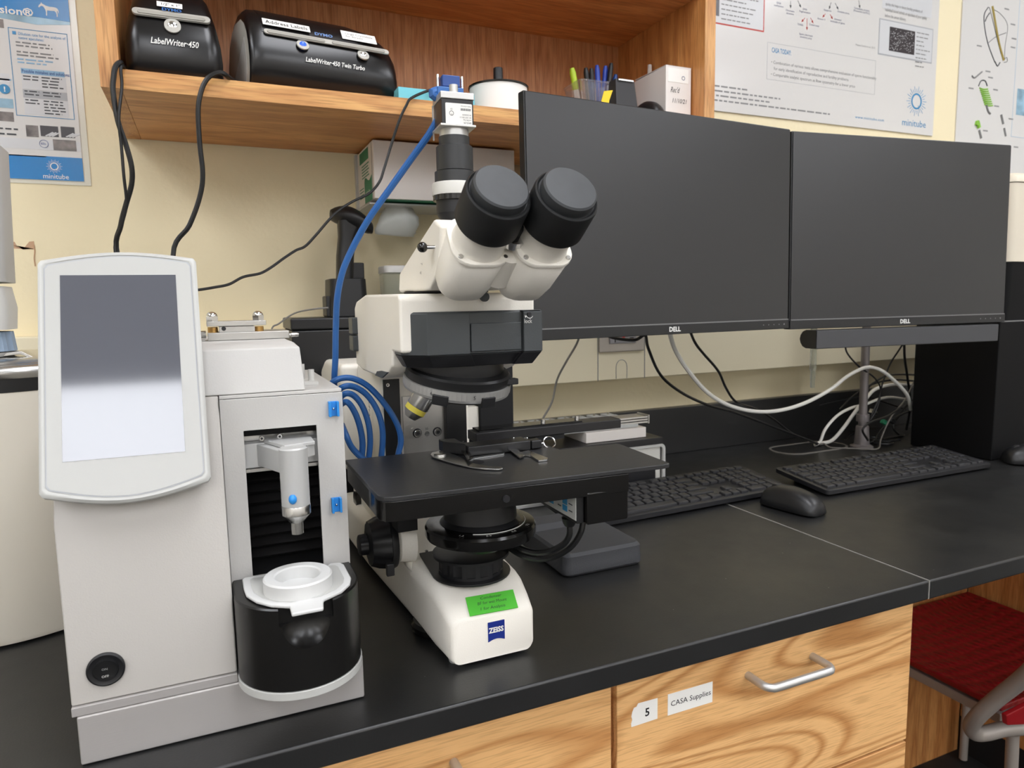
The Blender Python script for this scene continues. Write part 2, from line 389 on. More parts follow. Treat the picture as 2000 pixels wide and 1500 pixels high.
# ================================================================== base cabinets
def handle(parent, x0, x1, z, y):
    h = B().tube([(x0, y, z), (x0, y-.02, z), (x0+.001, y-.026, z), (x0+.005, y-.0305, z), (x0+.012, y-.032, z), ((x0+x1)/2, y-.032, z), (x1-.012, y-.032, z), (x1-.005, y-.0305, z), (x1-.001, y-.026, z), (x1, y-.02, z), (x1, y, z)], .0044, n=14, sub=5)
    return link('handle', h, 'satin_metal', parent)
CY = -.712
def cabinet(x0, x1, label, wd, labels=False, hx=None):
    t = thing('base_cabinet', label, 'cabinet', ((x0+x1)/2, -.36, ZF))
    bd = B().box(x0, x1, CY+.02, -.12, ZF+.1, -TH-.001)
    link('body', bd, 'oak_vertical', t, bevel=.001)
    link('plinth', B().box(x0, x1, CY+.08, -.12, ZF, ZF+.1), 'black_matte', t)
    zs = [(-.219, -.0285), (-.42, -.2225), (-.62, -.4235), (-.81, -.6235)]
    for k, (a, b) in enumerate(zs):
        dr = link('drawer', B().box(x0+.0025, x1-.001, CY, CY+.0195, a, b), wd, t, bevel=.0012)
        zz = b-.0395 if k == 0 else (a+b)/2
        c = hx if hx else (x0+x1)/2
        handle(dr, c-.0475, c+.0475, zz, CY)
        if k == 0 and labels:
            y = CY-.0004
            f = link('paper_label', B().box(.410, .4678, y, CY-.00005, -.0865, -.0632), 'paper_white', dr, label='white printed label reading CASA Supplies')
            f2p = [(.3655, -.0868), (.3972, -.0862), (.3972, -.0637), (.3735, -.0633), (.3715, -.0665), (.3685, -.0668), (.3665, -.071), (.3655, -.0755), (.3665, -.079), (.3652, -.083)]
            f2 = link('paper_label', B().prism([(x, y, z) for x, z in f2p], (0, .00035, 0)), 'paper_white', dr, label='torn white label with the number 5')
            LAB.append((dr, y))
    return t
LAB = []
cabinet(-.62, .3432, 'oak drawer cabinet below the counter, left one with plain top drawer', 'oak_drawer_plain', hx=.129)
cabinet(.3462, .7805, 'oak drawer cabinet whose top drawer carries two paper labels', 'oak_drawer', labels=True, hx=.5637)
dr, y = LAB[0]
text(dr, 'CASA Supplies', 'ink_black', (.4134, y-.0002, -.0772), X, Z, .0058, width=.0515)
text(dr, '5', 'ink_black', (.3815, y-.0002, -.0795), X, Z, .0085, bold=.02)
cabinet(1.8305, 2.7, 'oak cabinet on the far side of the knee space beside the red chair', 'oak_light')
t = link('back_panel', B().box(.7815, 1.8295, -.118, -.10, ZF, -TH-.001), 'oak_vertical', loc=(1.3, -.11, ZF)); t.name = 'knee_space_panel'
tag(t, 'oak panel closing the back of the knee space under the worktop', 'panel')
# ================================================================== wall shelf unit
SY = -.279; sx0, sx1 = -.101, .8175; pt = .0215
t = thing('wall_shelf_unit', 'open oak wall shelf unit holding the label printers', 'shelf unit', (.36, 0, .608))
link('side_panel', B().box(sx0, sx0+pt, SY+.002, -.0005, .608, 1.5), 'oak_vertical', t, bevel=.0006)
link('side_panel', B().box(sx1-pt, sx1, SY+.002, -.0005, .608, 1.5), 'oak_vertical', t, bevel=.0006)
link('panel_edging', B().box(sx0, sx0+pt, SY, SY+.0019, .608, 1.5), 'oak_edge_z', t)
link('panel_edging', B().box(sx1-pt, sx1, SY, SY+.0019, .608, 1.5), 'oak_edge_z', t)
link('shelf_board', B().box(sx0+pt+.0002, sx1-pt-.0002, SY+.002, -.0015, .608, .631), 'oak_shelf', t, bevel=.0006)
link('shelf_edging', B().box(sx0+pt, sx1-pt, SY, SY+.0019, .608, .631), 'oak_shelf_edge', t)
link('shelf_board', B().box(sx0+pt+.0002, sx1-pt-.0002, SY+.014, -.0015, .852, .875), 'oak_shelf', t, bevel=.0006)
link('back_panel', B().box(sx0+pt, sx1-pt, -.008, -.0016, .6312, 1.49), 'oak_back', t)
# ================================================================== posters
def poster_logo(parent, cx, cz, y, r, m):
    b = B()
    for k in range(28):
        a = 2*PI*k/28+.05; d = V(math.cos(a), 0, math.sin(a)); n_ = V(-d.z, 0, d.x); c = V(cx, y, cz); r0, r1 = r*1.12, r*(1.55 if k % 2 else 1.85)
        b.prism([c+d*r0-n_*r*.03, c+d*r1-n_*r*.03, c+d*r1+n_*r*.03, c+d*r0+n_*r*.03], (0, .0002, 0))
    n = 36; ro = [V(cx+r*.98*math.cos(2*PI*i/n), y, cz+r*math.sin(2*PI*i/n)) for i in range(n)]; ri = [V(cx+r*.74*math.cos(2*PI*i/n), y, cz+r*.78*math.sin(2*PI*i/n)) for i in range(n)]
    b.loft([ro, ri, [p+V(0, .0002, 0) for p in ri], [p+V(0, .0002, 0) for p in ro]], cap=False, closed=True)
    b.prism([V(cx+r*.3, y, cz-r*.45), V(cx+r*.38, y, cz-r*.5), V(cx+r*.62, y, cz-r*1.0), V(cx+r*.52, y, cz-r*1.0)], (0, .0002, 0))
    return link('logo', b, m, parent)
# --- left poster (laminated)
px0, px1, pz0, pz1 = -.49, -.1622, .539, 1.08; py = -.0022
po = thing('poster', 'laminated blue and white instruction poster on the wall left of the shelf', 'poster', (px0, 0, pz0))
link('laminate', B().box(px0-.006, px1+.009, -.0012, -.0002, pz0-.006, pz1), 'poster_lam', po)
link('sheet', B().box(px0, px1, -.0022, -.0012, pz0, pz1), 'poster_white', po)
zb = T(140, 308, 'y', py).z
link('blue_band', B().box(px0, px1, py-.0003, py, pz0, zb), 'poster_blue', po)
za, zb2_, zc2 = T(0, 25, 'y', py).z, T(70, 33, 'y', py).z, T(134, 43, 'y', py).z; xa_, xb_2 = T(0, 25, 'y', py).x, T(70, 33, 'y', py).x
hb = [(px0, za+.003), (xa_, za), (xb_2, zb2_), (px1, zc2), (px1, pz1), (px0, pz1)]
link('header_band', B().prism([(x, py-.0006, z) for x, z in hb], (0, .0006, 0)), 'poster_blue', po)
hb = [(px0, za-.012), (xa_, za-.007), (xb_2, zb2_-.011), (px1, zc2-.004), (px1, zc2), (xb_2, zb2_), (xa_, za), (px0, za+.003)]
link('sky_band', B().prism([(x, py-.0003, z) for x, z in hb], (0, .0003, 0)), 'poster_sky', po)
text(po, 'minitube', 'white_plastic', T(84, 348, 'y', py-.0006), X, Z, .0072, width=.033)
c = T(106, 325, 'y', py-.0006); poster_logo(po, c.x, c.z, py-.0006, .0056, 'white_plastic')
a = T(-46, 16, 'y', py-.001); text(po, 'AndroVision\u00ae', 'white_plastic', V(a.x-.032, py-.001, a.z-.002), X, Z, .0105, width=.101, bold=.02)
# horse emblem (generic standing horse silhouette)
hs = [(0, 13), (1, 16), (4, 19), (5, 21.5), (6, 19.5), (9, 18), (12, 16.5), (17, 15.5), (22, 15.8), (26, 15.5), (29, 14), (30.5, 10), (30, 6), (29.3, 7), (29, 11), (28, 9.5), (28.5, 4), (28.2, 0), (26.8, 0), (26.9, 4), (26, 7.5), (24, 9.5), (18, 9), (13, 9), (12.5, 6), (12.2, 0), (10.8, 0), (11, 6), (10.2, 10), (9, 12.5), (7.5, 15), (5, 15.5), (3, 14.5), (1.2, 12.2)]
h0 = T(76, 27, 'y', py-.001); hsb = B().prism([(h0.x+x*.00083, py-.0009, h0.z-.001+z*.00083) for x, z in hs], (0, .0003, 0))
link('horse_emblem', hsb, 'white_plastic', po)
def pz(px, py_): q = T(px, py_, 'y', py); return q.x, q.z
fx0, fz1 = pz(15, 53); fx1, fz0 = pz(146, 234)
fb = B(); tk = .0008
for a in ((fx0, fx1, fz1-tk, fz1), (fx0, fx1, fz0, fz0+tk), (fx0, fx0+tk, fz0, fz1), (fx1-tk, fx1, fz0, fz1)): fb.box(a[0], a[1], py-.0004, py, a[2], a[3])
link('frame_line', fb, 'label_blue', po)
fw = fx1-fx0
zr = lambda v: T(80, v, 'y', py).z
text(po, 'Dilution rate for the analysis of\nnative ejaculates:', 'ink_blue', (fx0+.012, py-.0005, zr(73)), X, Z, .0040, width=fw*.80)
link('bullet_square', B().box(fx0+.005, fx0+.0095, py-.0005, py, zr(73), zr(67)), 'ink_blue', po)
b = B(); flatlines(b, fx0+.008, fx1-.02, zr(86), py-.0002, 2, .0046, .0034); flatlines(b, fx0+.008, fx1-.008, zr(104), py-.0002, 2, .0046, .0034)
link('fine_print', b, 'ink_grey', po)
b = B(); flatlines(b, fx0+.008, fx1-.02, zr(118), py-.0002, 2, .0046, .0036); link('fine_print', b, 'ink_lightblue', po)
zt3 = zr(145)
link('heading_bar', B().box(fx0+.011, fx1-.008, py-.0003, py, zt3-.0015, zt3+.0062), 'ink_lightblue', po)
text(po, 'Possible mistakes and solutions:', 'blue_dark', (fx0+.012, py-.0005, zt3+.0002), X, Z, .0045, width=fw*.82, bold=.015)
z = zt3-.0025
for k, (hh, mm) in enumerate(((zr(148)-zr(176), 'print_grey'), (zr(177)-zr(193), 'print_midgrey'), (zr(193)-zr(224), 'print_grey'))):
    link('table_row', B().box(fx0+.011, fx1-.007, py-.0003, py, z-hh, z), mm, po)
    b = B(); flatlines(b, fx0+.013, fx0+.034, z-.0015, py-.0003, 2, .0045, .0030); flatlines(b, fx0+.036, fx1-.010, z-.0015, py-.0003, int(hh/.0044), .0044, .0030)
    link('fine_print', b, 'ink_dark', po); z -= hh+.0006
def pic(px, py_, qx, qy, m, nm='picture', d=.0003):
    x0, z1 = pz(px, py_); x1, z0 = pz(qx, qy); return link(nm, B().box(x0, x1, py-d, py, z0, z1), m, po), (x0, x1, z0, z1)
pic(-40, 265, 158, 297, 'print_grey', 'strip'); pic(-40, 300, 90, 330-25, 'print_grey', 'strip')
pic(50, 244, 76, 268, 'print_photo', d=.0005); pic(78, 245, 115, 268, 'print_darkphoto', d=.0005); pic(118, 247, 147, 270, 'print_darkphoto', d=.0005)
pic(103, 272, 150, 296, 'print_photo', d=.0005)
for q in ((80, 248), (120, 250)):
    x, z = pz(q[0]+8, q[1]+17); b = B()
    for k in range(3): b.prism([(x+k*.004, py-.0008, z), (x+.010+k*.004, py-.0008, z+.006), (x+.012+k*.004, py-.0008, z+.005), (x+.002+k*.004, py-.0008, z-.001)], (0, .0002, 0))
    link('slide_mark', b, 'print_grey', po)
x, z = pz(86, 281); b = B(); n = 30
ro = [V(x+.0058*math.cos(2*PI*i/n), py-.0008, z+.0058*math.sin(2*PI*i/n)) for i in range(n)]; ri = [V(x+.0053*math.cos(2*PI*i/n), py-.0008, z+.0053*math.sin(2*PI*i/n)) for i in range(n)]
b.loft([ro, ri, [p+V(0, .0003, 0) for p in ri], [p+V(0, .0003, 0) for p in ro]], cap=False, closed=True); link('timer_ring', b, 'blue_dark', po)
text(po, '60s', 'blue_dark', (x-.004, py-.0008, z-.0015), X, Z, .0034)
x, z = pz(9, 174); link('warning_dot', B().cyl((x, py-.0008, z), (x, py, z), .0068), 'label_blue', po); text(po, '!', 'white_plastic', (x-.0012, py-.001, z-.0035), X, Z, .007, bold=.03)
pic(-30, 150, 22, 158, 'ink_lightblue', 'strip'); pic(-30, 140, 20, 168, 'print_grey', 'strip')
pic(-20, 190, 27, 212, 'poster_sky'); pic(-20, 216, 28, 238, 'print_photo'); pic(-20, 35, 8, 55, 'print_photo')
b = B(); x, z = pz(0, 249); flatlines(b, x-.05, x+.022, z, py-.0004, 2, .0075, .004, rag=0); link('fine_print', b, 'ink_dark', po)
# --- right big poster
PX0, PX1, PZ0, PZ1 = .93, 1.757, .7525, 1.28; py = -.004
po2 = thing('poster', 'large white glossy wall poster with blue heading CASA TODAY', 'poster', (PX0, 0, PZ0))
link('sheet', B().box(PX0, PX1, py, -.0003, PZ0, PZ1), 'poster_white', po2)
def q2(px, py_): q = T(px, py_, 'y', py); return q.x, q.z
x, z = q2(1507, 101); text(po2, 'CASA TODAY:', 'label_blue', (x, py-.0003, z-.001), X, Z, .0105, width=.058, bold=.012)
x, z = q2(1506, 121)
text(po2, '\u2022 Combination of various tests allows comprehensive evaluation of sperm functionality\n   for early identification of reproductive and fertility problems\n\u2022 Comparable analytic spectrum as flow cytometry for a lower price', 'ink_grey', (x, py-.0003, z-.003), X, Z, .0068, width=.337, line=1.35)
x0, z1 = q2(1499, 82); x1, z0 = q2(1708, 185); b = B(); tk = .0006
for a in ((x0, x1, z1-tk, z1), (x0, x1, z0, z0+tk), (x0, x0+tk, z0, z1), (x1-tk, x1, z0, z1)): b.box(a[0], a[1], py-.0003, py, a[2], a[3])
link('frame_line', b, 'print_midgrey', po2)
x, z = q2(1398, 165); b = B(); 
for k, (e_, ) in enumerate(((1459,), (1524,), (1503,), (1622,))):
    xe, _ = q2(e_, 190); flatlines(b, x-.03, xe, z-.010*k-.001, py, 1, .01, .006, rag=0)
link('fine_print', b, 'ink_grey', po2)
x, z = q2(1670, 229); text(po2, 'www.minitube.com', 'label_blue', (x, py-.0003, z-.002), X, Z, .0065, width=.100, space=1.1)
x, z = q2(1761, 241); text(po2, 'minitube', 'label_blue', (x, py-.0003, z-.004), X, Z, .0165, width=.088)
c = q2(1790, 198); poster_logo(po2, c[0], c[1], py-.0003, .0200, 'label_blue')
# screenshots
def shot(px, py_, qx, qy, dark, specks, frame, nm):
    x0, z1 = q2(px, py_); x1, z0 = q2(qx, qy)
    s = link(nm, B().box(x0-.003, x1+.003, py-.0003, py, z0-.003, z1+.003), frame, po2)
    link('print_panel', B().box(x0, x1, py-.0006, py-.0003, z0, z1), 'print_grey', s)
    a0, a1 = dark; d0, d1 = x0+(x1-x0)*a0, x0+(x1-x0)*a1; dz0, dz1 = z0+(z1-z0)*.13, z1-.012 if a0 > .1 else z1
    link('micrograph', B().box(d0, d1, py-.0009, py-.0006, dz0, dz1), 'print_darkphoto', s)
    sp = B(); rnd = random.Random(3)
    for k in range(specks[0]):
        cx, cz = rnd.uniform(d0+.003, d1-.003), rnd.uniform(dz0+.003, dz1-.003); r_ = rnd.uniform(.0006, .0012)*specks[2]
        sp.box(cx-r_, cx+r_, py-.0011, py-.0009, cz-r_*.7, cz+r_*.7)
    link('specks', sp, specks[1], s)
    tx = B(); flatlines(tx, d1+.006, x1-.006, z1-.012, py-.0006, 9, .010, .004, rag=.6); link('fine_print', tx, 'ink_grey', s)
shot(1719, 38, 1818, 122, (.18, .66), (150, 'print_grey', 1), 'print_midgrey', 'screenshot')
x0, z1 = q2(1725, -40); x1, z0 = q2(1819, 36); link('text_panel', B().box(x0, x1, py-.0003, py, z0, z1), 'print_grey', po2)
x, z = q2(1729, 10); text(po2, 'quality this helps to detect fertility problems of\nindividual stored animals or ejaculates of poor quality\nbefore the semen delivery.', 'ink_grey', (x, py-.0006, z), X, Z, .0072, width=.150, line=1.3)
shot(1330, -70, 1490, 60, (.0, .45), (26, 'ink_red', 1.8), 'ink_red', 'screenshot')
def arrow(px, py_, qx, qy, m='ink_dark'):
    a = V(q2(px, py_)[0], py-.0003, q2(px, py_)[1]); b = V(q2(qx, qy)[0], py-.0003, q2(qx, qy)[1]); d = (b-a).normalized(); n_ = V(-d.z, 0, d.x); bb = B()
    bb.prism([a-n_*.0006, b-n_*.0006, b+n_*.0006, a+n_*.0006], (0, .0002, 0)); bb.prism([b+d*.004, b-d*.003+n_*.003, b-d*.003-n_*.003], (0, .0002, 0))
    link('arrow', bb, m, po2)
for k in ((1544, 2, 1544, 13), (1558, 1, 1563, 12), (1623, 5, 1620, 15), (1631, 6, 1636, 16), (1677, 1, 1679, 13)): arrow(*k)
for k in ((1572, 35, 1567, 41), (1576, 36, 1576, 56), (1583, 35, 1587, 43), (1612, 27, 1608, 32), (1621, 28, 1625, 35)): arrow(*k, m='ink_red')
for px, py_, s_ in ((1521, 8, 'DNA\nmethylation'), (1543, 23, 'Chromatin\nstructure'), (1572, 20, 'DNA\nfragmentation'), (1616, 22, 'Apoptosis'), (1647, 26, 'Oxidative stress'), (1683, 20, 'Cytoplasmic proteins\n(Proteomics and FCC)'), (1563, 50, 'TUNEL'), (1590, 51, 'Comet assay'), (1604, 39, 'Annexin V'), (1636, 40, 'Activated\nmolecules or genes'), (1574, 70, 'Sperm chromatin\nstructure assay'), (1690, 92, 'Pepper-Camina et al., 2013')):
    x, z = q2(px, py_); text(po2, s_, 'ink_navy' if py_ < 80 else 'ink_grey', (x, py-.0003, z), X, Z, .0042, align='CENTER')
# --- far right poster
PX0, PX1, PZ0, PZ1 = 1.8485, 2.6, .655, 1.35; py = -.003
po3 = thing('poster', 'white anatomy poster with green and grey drawings at the right edge', 'poster', (PX0, 0, PZ0))
link('sheet', B().box(PX0, PX1, py, -.0003, PZ0, PZ1), 'poster_white', po3)
def dl(pts, r=.0008, m='ink_dark', nm='drawing'): return link(nm, B().tube([T(a, b, 'y', py-.0003) for a, b in pts], r, n=5, sub=4), m, po3)
dl([(1930, 14), (1922, 30), (1924, 60), (1931, 90), (1943, 122)], .0012); dl([(1930, 14), (1934, 20), (1946, 70), (1955, 105)]); dl([(1931, 83), (1945, 72), (1965, 64)])
dl([(1924, 42), (1927, 34), (1933, 25)], .0014); dl([(1938, 12), (1950, 80), (1960, 118)], .0032, 'print_olive'); dl([(1943, 120), (1948, 129), (1953, 122)], .0016)
dl([(1940, 18), (1955, 28), (1968, 50), (1963, 90), (1962, 118)], .0006); dl([(1960, 118), (1966, 112), (1967, 120), (1961, 122)], .0008)
dl([(1898, 148), (1903, 152), (1912, 145), (1918, 140)], .0022, 'ink_grey')
b = B()
for k in range(9):
    p0 = T(1913+k*1.2, 172+k*4, 'y', py-.0004); p1 = T(1929+k*1.2, 174+k*4, 'y', py-.0004); b.tube([p0, (p0+p1)/2+V(0, 0, -.002), p1], .0019, n=5, sub=3)
link('drawing', b, 'print_green', po3)
dl([(1911, 168), (1916, 158), (1924, 158), (1928, 168)], .0016); dl([(1926, 205), (1930, 218), (1934, 222)], .003, 'ink_grey')
dl([(1906, 245), (1908, 238), (1911, 250)], .006, 'print_green'); dl([(1912, 254), (1916, 270)], .0035, 'ink_grey')
dl([(1955, 224), (1959, 242)], .0035, 'ink_grey'); dl([(1961, 250), (1964, 266)], .003, 'ink_grey')
for px, py_ in ((1962, 18), (1974, 48), (1976, 76), (1974, 93), (1908, 90), (1925, 140), (1930, 152), (1940, 176), (1942, 208), (1970, 233), (1920, 256), (1892, 173), (1980, 288)):
    a = T(px, py_, 'y', py-.0003); b = B().box(a.x, a.x+.020, py-.0003, py, a.z, a.z+.0035); link('caption', b, 'ink_grey', po3)
# blue framed box on its right part
a = T(1986, 90, 'y', py); c = T(1985, 268, 'y', py)
link('frame_line', B().box(a.x, a.x+.0008, py-.0003, py, c.z, 1.3).box(a.x, PX1-.01, py-.0003, py, c.z, c.z+.0008), 'ink_lightblue', po3)
link('blue_line', B().box(PX0, PX1, py-.0003, py, .664, .667), 'label_blue', po3)
link('picture', B().box(a.x+.015, PX1-.05, py-.0003, py, c.z+.06, c.z+.13), 'poster_sky', po3)
# ================================================================== things on the wall shelf
SZ = .6311
def levels(b, lv, cx=0, n=6, rf=.3):      # stack of rounded rectangles: (z, halfwidth, yfront, yback)
    rs = []
    for z, hx, yf, yb in lv:
        w_, d_ = 2*hx, yb-yf; r = min(w_, d_)*rf; rs.append([V(cx+x, (yf+yb)/2+y, z) for x, y in rrect(w_, d_, r, n)])
    return b.loft(rs)
# --- small label printer
t = thing('label_printer', 'smaller black label printer at the left end of the shelf', 'label printer', (-.018, -.19, SZ))
cx = -.018
lv = [(SZ+.001, .0535, -.266, -.10), (.636, .0555, -.270, -.098), (.655, .0560, -.2735, -.098), (.675, .0545, -.2735, -.098), (.690, .0520, -.2700, -.099), (.7005, .0503, -.2650, -.1)]
link('body', levels(B(), lv, cx, rf=.16), 'printer_black', t, ang=50)
lv2 = [(.7010, .0500, -.2645, -.1), (.712, .0478, -.2590, -.1), (.724, .0452, -.2515, -.1), (.738, .0420, -.2390, -.1), (.750, .038, -.220, -.102), (.760, .033, -.196, -.106), (.765, .024, -.168, -.115)]
link('lid', levels(B(), lv2, cx, rf=.16), 'printer_lid', t, ang=50)
def trimplate(parent, o, R, U, w_, h_, m, d=.0012, r=None, name='trim_plate', hole=None):
    b = B(); pts = rrect(w_, h_, r or h_*.48, 6); b.loft([on(o, R, U, pts, 0), on(o, R, U, pts, d)]); return link(name, b, m, parent, bevel=.0003)
U1 = V(0, .0115, .0195).normalized()
o = V(cx, -.2635, .7035)-Y*.002
trimplate(t, o, X, U1, .088, .011, 'printer_silver', .003); trimplate(t, o-Y*.003, X, U1, .076, .0055, 'printer_grey', .0016, name='label_slot')
o2 = V(cx, -.2705, .6905); ub = V(0, .004, .014).normalized()
trimplate(t, o2, X, ub, .019, .019, 'printer_silver', .002, name='button_ring'); link('button', B().sphere(o2-Y*.0015, .0058, (1, .35, 1)), 'chrome', t)
text(t, 'LabelWriter\u00b7450', 'white_plastic', (cx-.026, -.2752, .6665), X, V(0, .0, 1), .0072, width=.054, shear=.25, bold=.015)
text(t, 'DYMO', 'blue_cable', V(cx-.011, -.2650, .7095)-Y*.0022, X, V(0, .006, .0195), .0038, width=.022, bold=.03)
def sticker(par, o, U, w_, h_, s_, th, tw, m_='ink_black', dz=0, **k):
    U = U.normalized(); Nv = X.cross(U); trimplate(par, o, X, U, w_, h_, 'paper_white', .0005, r=.0003, name='paper_label'); text(par, s_, m_, o-X*tw/2-U*(th/2-dz)+Nv*.0009, X, U, th, width=tw, **k)
sticker(t, V(cx-.002, -.2545, .7205)-Y*.0016, V(0, .0080, .0135), .029, .0088, '1/2" x 1"', .0042, .021)
# --- wide label printer
t = thing('label_printer', 'wide twin black label printer with two silver slots', 'label printer', (.158, -.19, SZ))
prof = [(-.258, .6325), (-.268, .640), (-.2745, .655), (-.2765, .672), (-.2725, .692), (-.2645, .711), (-.250, .728), (-.226, .742), (-.194, .7475), (-.160, .745), (-.130, .730), (-.110, .700), (-.104, .660), (-.106, .6325)]
def rg(x, s): return [V(x, -.188+(y+.188)*(1-(1-s)*.6), .6325+(z-.6325)*s) for y, z in prof]
xl_, xr_ = .0565, .2655
link('body', B().loft([rg(xl_+.0015, .90), rg(xl_+.003, .955), rg(xl_+.008, .99), rg(xl_+.02, 1), rg(.20, .99), rg(.225, .965), rg(.244, .915), rg(.256, .845), rg(.2625, .76), rg(xr_, .62)]), 'printer_black', t, ang=60)
side = [V(xl_-.0005, -.188+(y+.188)*.86, .6345+(z-.6325)*.84) for y, z in prof]; side2 = [V(xl_+.004, -.188+(y+.188)*.92, .6330+(z-.6325)*.90) for y, z in prof]
link('side_panel', B().loft([side2, side]), 'printer_grey', t, ang=60)
sw = [V(xl_-.0009, -.188+(y+.188)*.80, .6345+(z-.6325)*.80) for y, z in prof[:6]]+[V(xl_-.0009, -.130, .650), V(xl_-.0009, -.13, .635)]
link('side_inset', B().loft([sw, [p+V(.001, 0, 0) for p in sw]]), 'machine_rim', t)
U2 = V(0, .0115, .019).normalized(); zt = .7005
def tp(x, z): 
    for (y0, z0), (y1, z1) in zip(prof, prof[1:]):
        if z0 <= z <= z1: return V(x, y0+(y1-y0)*(z-z0)/(z1-z0)-.0012, z)
lidp = B(); rs = []
for x in (xl_+.0185, .10, .15, .20, .232):
    s_ = 1.004 if x < .21 else .968; rs.append([V(x, -.188+(y+.188)*s_, .6325+(z-.6325)*s_) for y, z in ((-.2690, .7005), (-.2645, .711), (-.250, .728), (-.226, .742), (-.194, .7475), (-.160, .745), (-.130, .730), (-.13, .71), (-.20, .70))])
link('lid', lidp.loft(rs), 'printer_lid', t, ang=60)
trimplate(t, tp(.163, .7005), X, U2, .172, .0085, 'printer_silver', .0020)
trimplate(t, tp(.119, .7005)-Y*.0018, X, U2, .076, .0052, 'printer_grey', .0016, name='label_slot'); trimplate(t, tp(.2045, .7005)-Y*.0018, X, U2, .076, .0052, 'printer_grey', .0016, name='label_slot')
for x, m_ in ((.126, 'blue_button'), (.2095, 'chrome')):
    o = tp(x, .6895); trimplate(t, o, X, U2, .0165, .0165, 'printer_silver', .002, name='button_ring'); link('button', B().sphere(o-Y*.0015, .005, (1, .4, 1)), m_, t)
text(t, 'LabelWriter\u00b7450 Twin Turbo', 'white_plastic', V(.1275, -.2785, .6685), X, V(0, .03, 1), .0060, width=.082, shear=.25, bold=.015)
text(t, 'DYMO', 'blue_cable', tp(.1440, .7080)-Y*.0028, X, V(0, .007, .019), .0042, width=.0245, bold=.03)
U3 = V(0, .0105, .0165).normalized()
sticker(t, tp(.108, .7150)-Y*.0030, U3, .062, .0115, 'Address Labels', .0062, .055)
sticker(t, tp(.2085, .7175)-Y*.0018, U3, .050, .0165, 'Large Cryolabels\nfor Straws', .0038, .040, 'ink_grey', dz=.003, shear=.2)
t.rotation_euler.z = .120; t.location = (.1605, -.1765, SZ)
# --- label rolls
o = link('label_carton', B().box(.268, .384, -.263, -.222, SZ, SZ+.0195), 'teal_paper', bevel=.0006, loc=(.32, -.24, SZ)); tag(o, 'flat teal label carton on the shelf right of the wide printer', 'carton')
def roll(cx, cy, R, h, sp, m_, label):
    t = thing('label_roll', label, 'label roll', (cx, cy, SZ), group='label rolls on the shelf')
    link('spool_flange', B().lathe((cx, cy, SZ), Z, [(0, R*1.03), (.003, R*1.03)]), 'black_gloss', t)
    link('label_tape', B().lathe((cx, cy, SZ+.0032), Z, [(0, R), (h, R)], n=56), m_, t, bevel=.0005)
    link('spool_flange', B().lathe((cx, cy, SZ+.0034+h), Z, [(0, R*1.04), (.002, R*1.05), (.0032, R*.95), (.006, R*.4), (.0065, .009)], n=56), 'black_gloss', t)
    link('spindle', B().lathe((cx, cy, SZ+.0034+h+.006), Z, [(0, .0078), (sp, .0074), (sp+.001, .006)], n=24), 'black_plastic', t)
roll(.374, -.182, .034, .026, .030, 'paper_white', 'black spooled label roll half hidden behind the camera, above the teal carton')
roll(.4400, -.222, .0455, .040, .026, 'paper_white', 'white label roll on black spool right of the camera')
# --- pen cup with pens
t = thing('pen_cup', 'clear plastic cup of pens on the shelf behind the monitor', 'pen holder', (.648, -.165, SZ))
def ringr(cx, cy, w_, d_, z, r): return [V(cx+x, cy+y, z) for x, y in rrect(w_, d_, r, 5)]
cb = B(); cx, cy = .648, -.165
cb.loft([ringr(cx, cy, .066, .050, SZ, .008), ringr(cx, cy, .092, .066, SZ+.082, .010), ringr(cx, cy, .090, .064, SZ+.082, .009), ringr(cx, cy, .064, .048, SZ+.002, .007)], cap=False, closed=False)
cb.face([cb.bm.verts.new(p) for p in ringr(cx, cy, .064, .048, SZ+.002, .007)])
link('cup', cb, 'clear_plastic', t)
link('rim', B().loft([ringr(cx, cy, .096, .070, SZ+.0825, .012), ringr(cx, cy, .096, .070, SZ+.085, .012), ringr(cx, cy, .090, .064, SZ+.085, .009), ringr(cx, cy, .090, .064, SZ+.0825, .009)], cap=False, closed=True), 'clear_plastic', t)
def pen(px, ptop, bx, by, m1, m2, label, y=-.165, r=.0042):
    bx += .020; by += .040
    top = T(px, ptop, 'y', y); bot = V(bx, by, SZ+.004); d = (top-bot).normalized(); L = (top-bot).length
    t = thing('pen', label, 'pen', bot, group='pens standing in the clear cup')
    link('barrel', B().lathe(bot, d, [(0, r*.5), (.004, r), (L*.68, r)], n=14), m1, t)
    link('cap', B().lathe(bot, d, [(L*.682, r*1.1), (L*.93, r*1.1), (L, r*.75)], n=14), m2, t)
pen(1117, 133, .612, -.195, 'white_plastic', 'pen_lime', 'white highlighter with lime cap leaning left out of the cup', r=.005)
pen(1144, 133, .622, -.208, 'black_plastic', 'black_plastic', 'left one of the two black pens in the cup')
pen(1155, 134, .630, -.200, 'black_plastic', 'black_plastic', 'right one of the two black pens in the cup')
pen(1166, 128, .637, -.210, 'pen_blue', 'pen_blue', 'blue pen left of its blue neighbour in the cup')
pen(1183, 129, .645, -.198, 'pen_blue', 'pen_blue', 'blue pen between the left blue pen and the clear marker')
pen(1194, 124, .640, -.216, 'machine_rim', 'black_plastic', 'clear barrelled marker with black tip standing tallest in the cup', y=-.174)
pen(1203, 146, .651, -.192, 'blue_dark', 'blue_dark', 'short dark blue pen leaning right in the cup')
o = T(1178, 194, 'y', -.246); b = B().prism([T(1175, 196, 'y', -.246), T(1180, 178, 'y', -.246), T(1197, 176, 'y', -.246), T(1190, 196, 'y', -.246), T(1188, 215, 'y', -.246), T(1178, 215, 'y', -.246)], (0, .0012, 0))
for v in b.bm.verts:
    if v.co.z < SZ+.003: v.co.z = SZ
